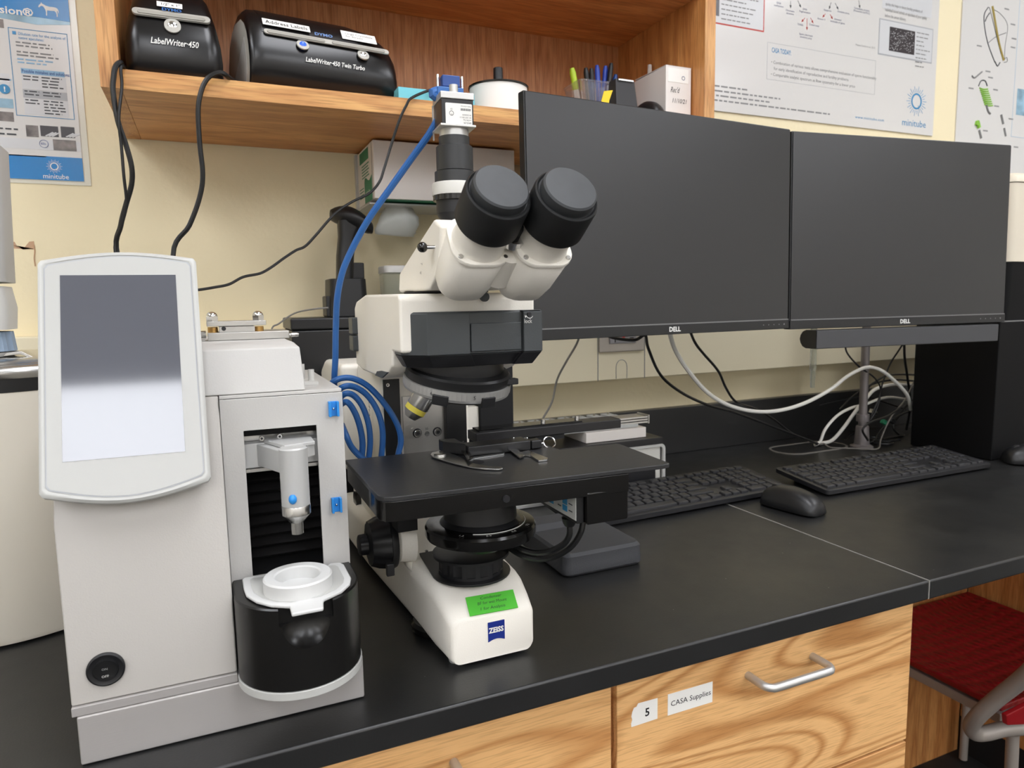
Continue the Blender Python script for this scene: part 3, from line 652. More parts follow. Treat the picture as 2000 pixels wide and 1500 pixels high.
tag(link('sticky_note', b, 'yellow_paper', loc=(o.x, -.246, SZ)), 'yellow sticky note standing in front of the pen cup', 'paper')
# --- small black speaker wedge, mouse, white box
a, b_ = T(1203, 205, 'y', -.235), T(1250, 205, 'y', -.235); zt = T(1230, 156, 'y', -.225).z
cxs = (a.x+b_.x)/2; hw = (b_.x-a.x)/2
t = thing('desk_speaker', 'small black wedge-shaped device on the shelf beside the pen cup', 'speaker', (cxs, -.21, SZ))
b = B().loft([[V(cxs-hw, -.238, SZ), V(cxs+hw, -.238, SZ), V(cxs+hw, -.200, SZ), V(cxs-hw, -.200, SZ)], [V(cxs-hw*.78, -.226, zt), V(cxs+hw*.78, -.226, zt), V(cxs+hw*.78, -.203, zt), V(cxs-hw*.78, -.203, zt)]])
link('body', b, 'dark_plastic', t, bevel=.002); link('top_strip', B().box(cxs-hw*.62, cxs+hw*.62, -.229, -.2265, zt-.004, zt-.0015), 'steel', t)
def mouse(cx, cy, L, W, H, label, z=.0006, rz=0, m_='black_satin'):
    t = thing('computer_mouse', label, 'mouse', (cx, cy, z), rz, local=True)
    rs = []; n = 22; K = 15
    for k in range(K+1):
        s_ = k/K; ze = math.sin(PI*(.03+.94*s_)); y = -L/2+L*(.5-.5*math.cos(PI*s_)); hw_ = W/2*(ze**.42)*(1-.10*math.sin(PI*s_)**4); hh = H*(ze**.5)*(.72+.28*math.sin(PI*min(1, (1-s_)*.95+.12)))
        if k in (0, K): hw_ *= .6; hh *= .45
        r_ = []
        for i in range(n):
            a = 2*PI*i/n; ca, sa = math.cos(a), math.sin(a)
            x = hw_*math.copysign(abs(ca)**.75, ca); zz = hh*(sa**.85) if sa > 0 else -.0*sa; r_.append(V(x*(1-.08*(sa > .2)), y, .003+zz if sa > 0 else .003*(1+sa)))
        rs.append(r_)
    link('shell', B().loft(rs), m_, t, ang=60)
    link('scroll_wheel', B().cyl((-.0035, L*.30, H*.80), (.0035, L*.30, H*.80), .008, n=20), 'dark_plastic', t)
    return t
mouse(.7195, -.222, .085, .040, .050, 'black mouse lying on the shelf beside the white carton', z=SZ, rz=0)
t = thing('carton', 'white carton with handwritten date at the right end of the shelf', 'carton', (.768, -.19, SZ))
bx0, bx1, by, bz = .7405, .7935, -.246, T(1300, 127, 'y', -.246).z
link('box', B().box(bx0, bx1, by, -.150, SZ, bz), 'box_white', t, bevel=.0008)
link('flap', B().prism([(bx0, by, bz), (bx1, by, bz), (bx1, -.152, bz+.002), (bx0, -.152, bz+.002)], (0, 0, .0008)), 'box_white', t)
link('paper_label', B().box(bx0+.004, bx1-.006, by-.0004, by, bz-.026, bz-.003), 'paper_white', t)
b = B(); n = 20; c = V(bx0+.036, by-.0006, bz-.018); b.loft([[c+V(.0035*math.cos(2*PI*i/n), 0, .0035*math.sin(2*PI*i/n)) for i in range(n)], [c+V(.0025*math.cos(2*PI*i/n), 0, .0025*math.sin(2*PI*i/n)) for i in range(n)]], cap=False); link('ring_mark', b, 'ink_navy', t)
text(t, "Rec'd", 'ink_black', (bx0+.009, by-.0004, bz-.043), X, V(.05, 0, 1), .009, width=.019, shear=.3); text(t, '11/10/21', 'ink_black', (bx0+.012, by-.0004, bz-.060), X, V(0, 0, 1), .0075, width=.030, shear=.25)
a = T(1269, 127, 'y', -.13); o = V(a.x, -.13, SZ); t = thing('marker_pen', 'white capped marker standing behind the white carton', 'marker', o)
link('barrel', B().cyl(o, (a.x, -.13, a.z-.03), .005, n=14), 'white_plastic', t); link('cap', B().cyl((a.x, -.13, a.z-.0299), (a.x, -.13, a.z), .0045, .004, n=14), 'white_plastic', t)
# ================================================================== glove box on the wall
t = thing('glove_box', 'white and green glove box mounted on the wall under the shelf', 'glove box', (.37, 0, .515))
gx0, gx1, gy, gz0, gz1 = .2575, .505, -.134, .513, .6045
link('box', B().box(gx0, gx1, gy, -.010, gz0, gz1), 'box_white', t, bevel=.0012)
link('wall_bracket', B().box(gx0-.004, gx1+.004, -.0099, -.0004, gz0-.006, gz1).box(gx0-.004, gx1, -.112, -.0099, gz0-.006, gz0-.0035), 'machine_rim', t)
xs = gx0-.0005
link('green_panel', B().prism([(xs, -.030, gz1-.004), (xs, -.098, gz1-.004), (xs, -.098, gz1-.022), (xs, -.030, gz1-.022)], (.0004, 0, 0)), 'box_green', t)
w_ = [(-.062, gz0+.0005), (-.118, gz0+.0005), (-.118, gz0+.040), (-.110, gz0+.037), (-.100, gz0+.034), (-.088, gz0+.036), (-.076, gz0+.041), (-.066, gz0+.042), (-.062, gz0+.036)]
link('green_panel', B().prism([(xs, y, z) for y, z in w_], (.0004, 0, 0)), 'box_green', t)
link('end_flap_line', B().box(xs, xs+.0004, -.1235, -.1225, gz0, gz1), 'ink_grey', t)
b = B()
for k in range(5):
    z = gz1-.029-k*.0048; b.box(xs, xs+.0003, -.10+.006*(k % 2), -.045, z, z+.0018)
for k in range(4): b.box(xs, xs+.0003, -.055, -.022, gz0+.012+k*.005, gz0+.0135+k*.005)
link('fine_print', b, 'box_green', t)
text(t, 'nitrile', 'paper_white', (xs-.0001, -.070, gz0+.014), -Y, Z, .006, width=.034, name='lettering')
# bottom green strip with opening and the hanging glove
link('green_panel', B().box(gx0+.02, gx1-.02, gy+.004, -.02, gz0-.0007, gz0-.0001), 'box_green', t)
gb = B()
def gring(px, py, w_, th, y=-.075, tilt=0):
    c = T(px, py, 'y', y); s_ = .00082; n = 20; out = []
    for i in range(n):
        a = 2*PI*i/n; x, q = math.cos(a)*w_*s_/2, math.sin(a)*th; wob = 1+.15*math.sin(3*a+py*.13)+.10*math.sin(7*a+px*.35)
        out.append(c+V(x*math.cos(tilt)*wob, q*wob, -x*math.sin(tilt)))
    return out
gb.loft([gring(777, 388, 30, .010), gring(780, 397, 30, .012, tilt=.1), gring(785, 405, 42, .015, tilt=.3), gring(789, 413, 62, .018, tilt=.55), gring(790, 421, 76, .019, tilt=.75), gring(786, 429, 82, .018, tilt=.80), gring(778, 437, 80, .016, tilt=.72), gring(767, 444, 68, .013, tilt=.6), gring(754, 450, 48, .009, tilt=.5), gring(744, 454, 28, .005, tilt=.4), gring(736, 457, 8, .002, tilt=.3)])
o = link('disposable_glove', gb, 'tissue_bag', loc=T(780, 392, 'y', -.075), ang=70); tag(o, 'translucent white glove hanging from the underside of the glove box', 'glove')
# ================================================================== black box, scanner
t = thing('computer_case', 'black computer case standing behind the microscope and dispenser', 'computer', (.2, -.09, 0))
ca0 = T(568, 646, 'y', -.150); ca1 = T(568, 622, 'y', -.150)
link('case', B().box(ca0.x+.001, .325, -.148, -.030, .0006, ca0.z), 'black_satin', t, bevel=.003)
link('lid', B().box(ca0.x, .326, -.150, -.028, ca0.z+.0005, ca1.z), 'black_satin', t, bevel=.003)
LZ = ca1.z+.0003
t = thing('barcode_scanner', 'black handheld barcode scanner standing in its cradle', 'scanner', (.20, -.09, LZ))
sy = -.100
def Q(px, py, y=sy): return T(px, py, 'y', y)
a, b_ = Q(642, 612), Q(717, 612)
link('cradle', levels(B(), [(LZ, (b_.x-a.x)/2, sy-.022, sy+.05), (Q(650, 545).z, (b_.x-a.x)/2*.93, sy-.020, sy+.045)], (a.x+b_.x)/2, rf=.2), 'black_plastic', t, bevel=.001)
c0 = Q(692, 520); link('cradle_back', B().box(c0.x-.004, Q(714, 515).x, sy+.012, sy+.044, Q(650, 545).z, Q(705, 512).z), 'black_plastic', t, bevel=.002)
e = Q(640, 590); link('cradle_side', B().box(e.x-.004, e.x+.0045, sy-.01, sy+.03, LZ, Q(640, 578).z), 'black_plastic', t, bevel=.002)
hp = [Q(673, 548), Q(674, 500), Q(678, 462), Q(684, 432)]; rs = []
for k, (p, w1_, d1_) in enumerate(zip(hp, (.026, .027, .028, .040), (.030, .030, .030, .034))): rs.append([p+V(x, y, 0) for x, y in rrect(w1_, d1_, .009, 5)])
link('handle', B().loft(rs), 'black_plastic', t, ang=60)
hb = B(); rs = []
A, Bz = Q(646, 420, sy+.01), Q(726, 446, sy-.01); d = (Bz-A)
for k in range(11):
    s_ = k/10; e_ = max(.25, math.sin(PI*(.08+.84*s_))**.5); c = A+d*s_+V(0, 0, .006*math.sin(PI*s_)); rs.append([c+V(0, .026*e_*math.cos(q), .0175*e_*math.sin(q)) for q in [2*PI*i/18 for i in range(18)]])
link('head', hb.loft(rs), 'black_plastic', t, ang=60)
o = link('cable', B().tube([V(.075, -.18, .26), Q(530, 645, -.17), Q(545, 632, -.17), Q(575, 612, -.17), Q(610, 604, -.19), Q(641, 601, -.2)], .0014, n=6), 'grey_cable', loc=(.1, -.18, .3)); tag(o, 'thin grey cable running from the scanner cradle to the left', 'cable')
# translucent lids stack
t = thing('plastic_tub', 'cloudy white plastic tubs stacked behind the microscope head', 'plastic tub', (.26, -.09, LZ))
a, b_ = T(744, 520, 'y', -.10), T(812, 520, 'y', -.10); zt = a.z; hw = (b_.x-a.x)/2; cx = (a.x+b_.x)/2
link('tub', levels(B(), [(LZ, hw*.93, -.120, -.075), (zt-.012, hw*.97, -.125, -.072)], cx, rf=.2), 'clear_tube', t)
b = B()
for k in range(4): levels(b, [(LZ+.010+k*.0062, hw, -.128, -.070), (LZ+.0132+k*.0062, hw, -.128, -.070)], cx, rf=.2)
link('stacked_rim', b, 'clear_tube', t)
link('lid', levels(B(), [(zt-.0115, hw, -.13, -.068), (zt-.002, hw, -.13, -.068), (zt, hw*.96, -.128, -.07)], cx, rf=.2), 'device_light', t, ang=60)
# ================================================================== monitors
def monitor(p0, p1, z0, z1, label, tilt, dells, dots):
    p0, p1 = V(*p0, 0), V(*p1, 0); L = (p1-p0).length; a = math.atan2(p1.y-p0.y, p1.x-p0.x); c = (p0+p1)/2; H = z1-z0
    t = thing('monitor', label, 'monitor', (c.x, c.y, z0), a, local=True); h = L/2
    bz = .0155; tz = tilt
    def sh(o):
        for v in o.data.vertices: v.co.y += -tz*(H-v.co.z)/H*-1*-1 if False else -tz*(1-v.co.z/H)
    parts = []
    parts.append(link('housing', B().box(-h, h, .0015, .016, 0, H), 'monitor_bezel', t, bevel=.0018))
    parts.append(link('screen', B().box(-h+.0022, h-.0022, 0, .00145, bz+.0012, H-.0022), 'monitor_screen', t))
    parts.append(link('bezel', B().box(-h+.0005, h-.0005, -.0012, .0014, .0006, bz-.0008), 'monitor_bezel', t, bevel=.0006))
    parts.append(link('bezel_line', B().box(-h+.002, h-.002, -.0015, .0014, bz-.0007, bz+.0011), 'bezel_line', t))
    parts.append(link('back_cover', B().box(-h*.6, h*.6, .0162, .045, H*.2, H*.8), 'monitor_bezel', t, bevel=.006))
    parts.append(text(t, 'DELL', 'white_plastic', (dells-.0110, -.0014, .0045), X, Z, .0068, width=.022, bold=.03))
    b = B()
    for k in range(5): b.cyl((h-.012-k*.012, -.0014, .008), (h-.012-k*.012, -.0011, .008), .0009 if k else .0014, n=8)
    parts.append(link('button_dots', b, 'ink_grey', t))
    for o in parts:
        for v in o.data.vertices: v.co.y -= tz*(1-v.co.z/H)
    return t, a, c
MZ0, MZ1 = .2905, .6125
mon1, a1, c1 = monitor((.3870, -.4305), (.8815, -.3895), MZ0, MZ1, 'left black flat monitor, bigger in view, directly behind the microscope eyepieces', .006, .001, 0)
mon2, a2, c2 = monitor((.8835, -.3900), (1.3560, -.4455), MZ0-.0015, MZ1-.0025, 'right black flat monitor with a grey sound bar beneath it', .007, .003, 0)
# sound bar
t = thing('sound_bar', 'dark grey sound bar hanging below the right monitor', 'speaker', (c2.x, c2.y, MZ0-.0345), a2, local=True)
xa, xb = -.197, .203
pr_ = [(-.018, .0), (-.018, .031), (.006, .031), (.014, .028), (.019, .022), (.021, .0155), (.019, .009), (.014, .003), (.006, 0)]
link('body', B().loft([[V(x, y-.004, z) for y, z in pr_] for x in (xa, xa+.001, xb)]), 'black_satin', t)
link('speaker_cloth', B().box(xa+.0005, xb, -.0240, -.0222, .0006, .0304), 'soundbar', t, bevel=.0008)
# dual monitor arm
t = thing('monitor_stand', 'grey metal monitor pole clamped to the worktop among the cables', 'monitor stand', (1.335, -.175, 0))
mp_ = V(1.335, -.175, 0)
link('base', B().lathe(mp_, Z, [(.0003, .024), (.006, .024), (.010, .016), (.05, .0135), (.052, .012)], n=28), 'pole_grey', t)
link('pole', B().cyl(mp_+Z*.012, mp_+Z*.50, .0088, n=24), 'pole_grey', t)
link('collar', B().lathe(mp_+Z*.062, Z, [(0, .0135), (.016, .0135)], n=24), 'pole_grey', t)
bar = B().tube([V(c1.x, c1.y+.095, .452), V(.98, -.27, .452), V(1.335, -.192, .452)], .012, n=12, sub=4); bar.tube([V(1.335, -.192, .452), V(1.30, -.27, .452), V(c2.x+.03, c2.y+.095, .452)], .012, n=12, sub=4)
link('crossbar', bar, 'black_satin', t)
for c, a in ((c1, a1), (c2, a2)):
    m_ = Matrix.Rotation(a, 3, 'Z'); link('mount_plate', B().cbox(V(c.x, c.y, .452)+m_ @ V(0, .070, 0), (.11, .045, .11), m_), 'black_satin', t, bevel=.002)
# ================================================================== keyboards
KEYM = {}
def keymesh(w_, d_=.0158, h=.0042):
    k = (round(w_, 4), d_)
    if k not in KEYM:
        b = B(); b.loft([[V(x, y, 0) for x, y in rrect(w_, d_, .0014, 2)], [V(x, y, h*.8) for x, y in rrect(w_-.0012, d_-.0012, .0014, 2)], [V(x, y, h) for x, y in rrect(w_-.0034, d_-.0034, .0014, 2)]])
        bmesh.ops.recalc_face_normals(b.bm, faces=b.bm.faces); me = bpy.data.meshes.new('key'); b.bm.to_mesh(me); b.bm.free(); me.materials.append(M['key_plastic'])
        me.polygons.foreach_set('use_smooth', [True]*len(me.polygons)); me.set_sharp_from_angle(angle=.6); KEYM[k] = me
    return KEYM[k]
def keyboard(cx, cy, rz, label, rise=.014, L=.437, Dp=.124, gap=0.):
    t = thing('keyboard', label, 'keyboard', (cx, cy, 0), rz, group='keyboards on the worktop', local=True)
    sl = rise/Dp
    def zt(y): return .0125+(y+Dp/2)*sl
    b = B(); rs = []
    for dz, ins in ((-.0105, .004), (-.008, 0), (-.001, 0), (0, .0015)):
        rs.append([V(x, y, max(.0012, zt(y)+dz if dz > -.008 else zt(y)+dz)) for x, y in rrect(L-ins*2, Dp-ins*2, .008, 4)])
    link('case', b.loft(rs), 'kb_body', t)
    fb = B()
    for sx in (-.17, .17): fb.box(sx-.012, sx+.012, Dp/2-.022, Dp/2-.014, .0002, zt(Dp/2-.018)-.009)
    for sx in (-.17, .17): fb.box(sx-.012, sx+.012, -Dp/2+.012, -Dp/2+.018, .0002, .004)
    link('feet', fb, 'black_rubber', t)
    u = .0186; x0 = -L/2+.0065; kb = []
    y0 = -Dp/2+.0150
    rows = [[1.25, 1.25, 1.25, 6.25, 1.25, 1.25, 1.25, 1.25], [2.25]+[1]*10+[2.75], [1.75]+[1]*11+[2.25], [1.5]+[1]*12+[1.5], [1]*13+[2]]
    n = 0; legends = []
    def key(x, y, w_, d_=.0158):
        o = bpy.data.objects.new('key', keymesh(w_*u-.0028, d_)); C.objects.link(o); o.parent = t; o.location = (x, y, zt(y)+.0001); o.rotation_euler = (math.atan(sl), 0, 0); OFF[o] = V(0, 0, 0)
        if w_ < 2.5: legends.append((x-.0042, y+.0028, w_))
    for r_, row in enumerate(rows):
        x = x0
        for w_ in row: key(x+w_*u/2, y0+r_*.0182, w_); x += w_*u
    yf = y0+5*.0182+.001
    fx = [0]+[2+i for i in range(4)]+[6.5+i for i in range(4)]+[11+i for i in range(4)]
    for v_ in fx: key(x0+v_*u+u/2, yf, 1, .0112)
    nx = x0+15*u+.0042
    for i in range(3): key(nx+i*u+u/2, y0, 1)
    key(nx+1.5*u, y0+.0182, 1)
    for r_ in (3, 4):
        for i in range(3): key(nx+i*u+u/2, y0+r_*.0182, 1)
    for i in range(3): key(nx+i*u+u/2, yf, 1, .0112)
    mx_ = nx+3*u+.0042
    key(mx_+u, y0, 2); key(mx_+2.5*u, y0, 1)
    for r_ in (1, 2, 3, 4):
        for i in range(3): key(mx_+i*u+u/2, y0+r_*.0182, 1)
    for r_ in (0, 1): pass
    key(mx_+3.5*u, y0+.0182*.5, 1, .034); key(mx_+3.5*u, y0+.0182*2.5, 1, .034); key(mx_+3.5*u, y0+.0182*4, 1)
    for i in range(4): key(mx_+i*u+u/2, yf, 1, .0112)
    lb = B()
    for (x, y, w_) in legends: z = zt(y)+.0046; lb.box(x-.0008, x+.0008, y-.0009, y+.0009, z, z+.0001)
    link('key_legends', lb, 'ink_grey', t)
    return t
keyboard(1.170, -.3645, -.005, 'right black keyboard under the right monitor, next to the tower')
keyboard(.697, -.325, .045, 'left black keyboard half hidden behind the microscope stage')
mouse(.850, -.446, .100, .060, .034, 'black mouse on the worktop between the two keyboards', rz=.18)
mouse(1.507, -.436, .110, .064, .036, 'black mouse at the right edge of the picture beside the tower', rz=1.0)
# ================================================================== tower and device at right
t = thing('computer_tower', 'large black tower standing at the right end of the worktop', 'computer', (1.6, -.3, 0))
link('case', B().box(1.455, 1.86, -.385, -.205, .001, .2845), 'tower_black', t, bevel=.002)
link('top_edge', B().box(1.4555, 1.8595, -.3855, -.378, .2847, .2872), 'bezel_line', t)
t = thing('lab_device', 'cream topped device with black base standing on the black tower', 'lab device', (1.65, -.3, .2873))
link('base', levels(B(), [(.2874, .17, -.380, -.208), (.405, .17, -.382, -.208)], 1.645, rf=.08), 'tower_black', t)
link('cover', levels(B(), [(.4055, .172, -.384, -.208), (.560, .172, -.384, -.208)], 1.645, rf=.1), 'cream_paint', t)
link('lid', levels(B(), [(.5615, .173, -.386, -.208), (.570, .173, -.385, -.208), (.580, .165, -.376, -.212), (.584, .14, -.35, -.23)], 1.645, rf=.1), 'cream_paint', t, ang=60)
# ================================================================== power brick slab right of the microscope
t = thing('foot_slab', 'flat charcoal plastic unit lying on the worktop right of the microscope base', 'device', (.42, -.48, 0))
zt = .030
fp = [T(1110, 1132, 'z', 0), T(1252, 1100, 'z', 0)]
x0, x1, yf = .384, .500, -.537
def sl(z, i): return [V(x0+i, yf+i, z), V(x1-i, yf+i, z), V(x1-i, -.40-i, z), V(x0-.00+i, -.40-i, z)]
b = B(); rs = []
for z, i in ((.0008, .0025), (.004, 0), (.013, 0), (.015, .0006), (.026, .001), (.030, .004)):
    rs.append([V((x0+x1)/2+x, (yf-.40)/2+y, z) for x, y in rrect(x1-x0-2*i, -.40-yf-2*i, .010, 4)])
link('body', b.loft(rs), 'psu_plastic', t)
link('rear_ramp', B().prism([(x0+.002, -.440, .029), (x0+.002, -.4005, .029), (x0+.002, -.4005, .038), (x0+.002, -.432, .037)], (x1-x0-.05, 0, 0)), 'psu_plastic', t, bevel=.001)
def Tpl(px, py, p0, n):
    d = _f + _R*((px-1000)/FPX) + _U*((750-py)/FPX); n = Vector(n); return CP + d*((Vector(p0)-CP).dot(n)/d.dot(n))
def boolcut(o, cutter, op='DIFFERENCE'):
    bm = cutter.bm; bmesh.ops.recalc_face_normals(bm, faces=bm.faces); me = bpy.data.meshes.new('c'); bm.to_mesh(me); bm.free()
    me.transform(Matrix.Translation(-OFF[o])); c = bpy.data.objects.new('c', me); C.objects.link(c); par = o.parent; c.parent = par
    md = o.modifiers.new('b', 'BOOLEAN'); md.object = c; md.operation = op; md.solver = 'EXACT'
    dg = bpy.context.evaluated_depsgraph_get(); dg.update(); nm = bpy.data.meshes.new_from_object(o.evaluated_get(dg)); o.modifiers.remove(md); o.data = nm
    bpy.data.objects.remove(c)
def screw(parent, c, ax, r, m_='steel', name='screw'):
    c = Vector(c); ax = Vector(ax).normalized(); s_ = link(name, B().lathe(c, ax, [(0, r), (r*.55, r), (r*.7, r*.85)], n=20), m_, parent)
    link('socket', B().cyl(c+ax*r*.7, c+ax*(r*.72), r*.5, n=6), 'ink_black', parent) if s_.parent.parent is None else None
    return s_
# ================================================================== MICROSCOPE
XC = .2285
t = thing('microscope', 'cream and charcoal compound microscope with two large black eyecups', 'microscope', (XC, -.5, 0))
ms = t
bb = B(); rs = []
for y, xa, xb, z1, rr in ((-.680, .190, .271, .0445, .007), (-.6775, .1875, .2735, .049, .008), (-.660, .1850, .2765, .0575, .010), (-.640, .1825, .2790, .0655, .011), (-.625, .1815, .2805, .0675, .012), (-.56, .178, .284, .0680, .012), (-.50, .174, .288, .0680, .012), (-.40, .167, .293, .0680, .012), (-.25, .162, .297, .0660, .012)):
    rs.append([V((xa+xb)/2+x, y, (z1+.004)/2+z) for x, z in rrect(xb-xa, z1-.004, rr, 5)])
link('base', bb.loft(rs), 'scope_white', t, ang=48)
sp = [(-.585, .060), (-.545, .072), (-.515, .092), (-.492, .125), (-.476, .165), (-.4735, .2655), (-.300, .2655), (-.270, .20), (-.262, .05), (-.50, .05)]
link('stand', B().prism([(.1782, y, z) for y, z in sp], (.1078, 0, 0)), 'scope_white', t, bevel=.005, seg=3)
lh = [(-.34, .12), (-.34, .2655), (-.20, .262), (-.16, .245), (-.16, .12)]
link('lamp_housing', B().prism([(.155, y, z) for y, z in lh], (.14, 0, 0)), 'scope_white', t, bevel=.008, seg=3)
for fx, fy in ((.1985, -.663), (.2640, -.663), (.185, -.30), (.272, -.30)): link('foot', B().lathe((fx, fy, 0), Z, [(.0002, .0075), (.0045, .0085)], n=20), 'rack_grey', t)
link('swivel_foot', B().lathe((.2065, -.592, .0004), Z, [(0, .028), (.002, .032), (.009, .033), (.012, .030)], n=40), 'black_gloss', t)
# upper arm
xl, xr = .158, .2935
hp = [(-.650, .298), (-.650, .3475), (-.646, .3520), (-.500, .3535), (-.452, .3470), (-.440, .3400), (-.436, .272), (-.470, .268), (-.57, .268), (-.60, .276), (-.612, .283), (-.617, .298)]
link('upper_arm', B().prism([(xl, y, z) for y, z in hp], (xr-xl, 0, 0)), 'scope_white', t, bevel=.004, seg=3)
link('arm_insert', B().prism([(xl-.0006, -.54, .2684), (xl-.0006, -.550, .2735), (xl-.0006, -.57, .2758), (xl-.0006, -.598, .2765), (xl-.0006, -.57, .2684)], (.002, 0, 0)), 'scope_grey', t)
for z0, z1 in ((.289, .3075), (.3085, .3285)): link('side_button', B().box(xl-.006, xl+.004, -.455, -.430, z0, z1), 'scope_grey', t, bevel=.002, seg=3)
# front cap
cz0, cz1 = .2955, .3352
plan = [(.1600, -.618), (.1600, -.642), (.1800, -.6620), (.2205, -.6640), (.2205, -.6605), (.2735, -.6620), (.2735, -.6670), (.2925, -.6680), (.2955, -.662), (.2955, -.618)]
def ins(pl, d, cx=.2278, cy=-.60): return [(x+(d if x < cx else -d), y+(d*1.0 if y < -.63 else 0)) for x, y in pl]
link('front_cover', B().loft([[V(x, y, cz0) for x, y in plan], [V(x, y, cz1-.0015) for x, y in plan], [V(x, y, cz1) for x, y in ins(plan, .0015)]]), 'scope_grey', t, bevel=.0012)
link('front_cover_lower', B().loft([[V(x, y, .2835) for x, y in ins(plan, .0075)], [V(x, y, cz0-.0002) for x, y in ins(plan, .0005)]]), 'black_plastic', t, bevel=.0006)
link('cover_ledge', B().box(.2215, .2730, -.6635, -.6600, cz0+.002, cz0+.0285), 'scope_grey', t, bevel=.001)
o = T(1034, 614, 'y', -.6685); link('lock_hole', B().cyl((o.x, -.6688, o.z), (o.x, -.6660, o.z), .0021, n=18), 'ink_black', t)
b = B(); b.tube([V(o.x+.0038*math.cos(a), -.6690, o.z+.0004+.0040*math.sin(a)) for a in [math.radians(q) for q in (200, 225, 250, 275, 300, 330)]], .0003, n=5); b.prism([V(o.x-.0052, -.6691, o.z-.0008), V(o.x-.0030, -.6691, o.z-.0014), V(o.x-.0044, -.6691, o.z-.0032)], (0, .0002, 0)); link('lock_mark', b, 'white_plastic', t)
text(t, 'lock', 'white_plastic', T(1024, 631, 'y', -.6690), X, Z, .0038, width=.0078)
# binocular head
link('head_ring', B().lathe((XC-.004, -.585, .3532), Z, [(0, .043), (.0016, .043)], n=48), 'ink_black', t)
hx0, hx1 = .183, .272
hp = [(-.552, .3550), (-.558, .3750), (-.640, .4020), (-.680, .4150), (-.700, .408), (-.690, .370), (-.660, .3550)]
link('binocular_body', B().prism([(hx0, y, z) for y, z in hp], (hx1-hx0, 0, 0)), 'scope_white', t, bevel=.003, seg=2)
AL = math.radians(35); ax = V(0, -math.cos(AL), math.sin(AL)); up = V(0, math.sin(AL), math.cos(AL))
E0 = {-1: V(.2030, -.7860, .4270), 1: V(.2535, -.7985, .4260)}
for s_ in (-1, 1):
    c = E0[s_]; rs = []; b = B()
    def rr_(tt, w_, h_, r_, dx=0, du=0): rs.append([c+ax*tt+X*(x+dx*s_)+up*(y+du) for x, y in rrect(w_, h_, r_, 6)])
    rr_(-.129, .020, .016, .007, 0, .004); rr_(-.126, .033, .027, .012, 0, .003); rr_(-.116, .0435, .040, .016, 0, .001); rr_(-.100, .0475, .0460, .019); rr_(-.0645, .0485, .0475, .0165); rr_(-.064, .0475, .0465, .016)
    tube = link('tube_housing', b.loft(rs), 'scope_white', t, ang=50)
    rs = []; b = B(); rr_(-.0637, .0498, .0488, .0165); rr_(-.0610, .0498, .0488, .0165); rr_(-.0605, .0488, .048, .016)
    link('tube_flange', b.loft(rs), 'scope_white', t, ang=40)
    for q in ((-1, -1), (1, -1)): screw(tube, c+ax*-.0605+X*q[0]*.0190+up*q[1]*.0165, ax, .0021)
    link('ocular_tube', B().lathe(c+ax*-.0603, ax, [(0, .0225), (.004, .0215), (.022, .0208), (.024, .0200)], n=44), 'scope_white', t, ang=40)
    link('eyecup', B().lathe(c+ax*-.0395, ax, [(0, .0222), (.001, .0250), (.003, .0262), (.030, .0260), (.0325, .0254), (.0335, .0242), (.0320, .0228), (.032, .018)], n=64, cap=True), 'black_rubber', t, ang=35)
    link('dust_cap', B().lathe(c+ax*-.0075, ax, [(0, .0215), (.0035, .0218), (.0075, .0216), (.0088, .0202), (.0092, .012), (.0094, .002)], n=64), 'rubber_cap', t, ang=30)
mid = (E0[-1]+E0[1])/2
link('hinge_cover', B().lathe(mid+ax*-.055+up*.022+X*.002, ax, [(0, .026), (.012, .026), (.014, .024)], n=40), 'black_plastic', t)
link('hinge_scale', B().lathe(mid+ax*-.058, ax, [(0, .012), (.008, .012)], n=30), 'chrome', t)
link('hinge_bridge', B().lathe(mid+ax*-.100, ax, [(0, .018), (.034, .018), (.036, .016)], n=36), 'scope_white', t)
a = T(941, 549, 'y', -.70); link('bridge_screw', B().sphere((XC-.001, -.690, .3665), .0035), 'rack_grey', t)
o = T(946, 580, 'y', -.651); link('head_screw', B().cyl((o.x, -.653, o.z), (o.x, -.64, o.z), .0045, n=18), 'scope_grey', t)
# trinocular lever with ball
o = T(825, 483, 'x', hx0-.010); link('lever_rod', B().cyl(o, o+V(.014, -.004, .0), .0018, n=12), 'chrome', t); link('lever_ball', B().sphere(o, .0046, n=22), 'black_gloss', t)
for k, (px, py) in enumerate(((822, 518), (820, 536))):
    o = T(px, py, 'x', hx0-.0003); text(t, '\u2022 o' if k == 0 else '\u2022 8', 'ink_black', o, -Y, Z, .0028)
# trinocular column and camera
cc = V(XC-.0005, -.612, 0)
def seg(z0, prof, m_, name, n=48, **k): return link(name, B().lathe(cc+Z*z0, Z, prof, n=n, **k), m_, t, ang=35)
def zz(py, px=900): return T(px, py, 'y', -.612).z
z = [zz(p) for p in (445, 418, 394, 388, 360, 336, 333, 290, 284, 260)]
seg(.398, [(0, .012), (z[0]-.398, .0120), (z[1]-.398, .0190)], 'black_plastic', 'photo_tube')
seg(z[1], [(0, .0190), (z[2]-z[1], .0190)], 'black_plastic', 'photo_tube')
seg(z[2], [(0, .0213), (z[3]-z[2]+.002, .0213)], 'black_gloss', 'clamp_ring', knurl=((0, 1), 1.03, 4), n=96)
seg(z[3]+.002, [(0, .0228), (z[4]-z[3]-.003, .0228), (z[4]-z[3]-.002, .0222)], 'cream_door', 'adapter_ring')
seg(z[4], [(0, .0198), (z[5]-z[4]-.001, .0198)], 'tube_black', 'photo_tube'); seg(z[5], [(0, .0178), (z[7]-z[5], .0178), (z[7]-z[5]+.0008, .0170)], 'tube_black', 'photo_tube')
seg(z[7]+.0008, [(0, .0148), (z[8]-z[7]+.006, .0148)], 'tube_black', 'photo_tube')
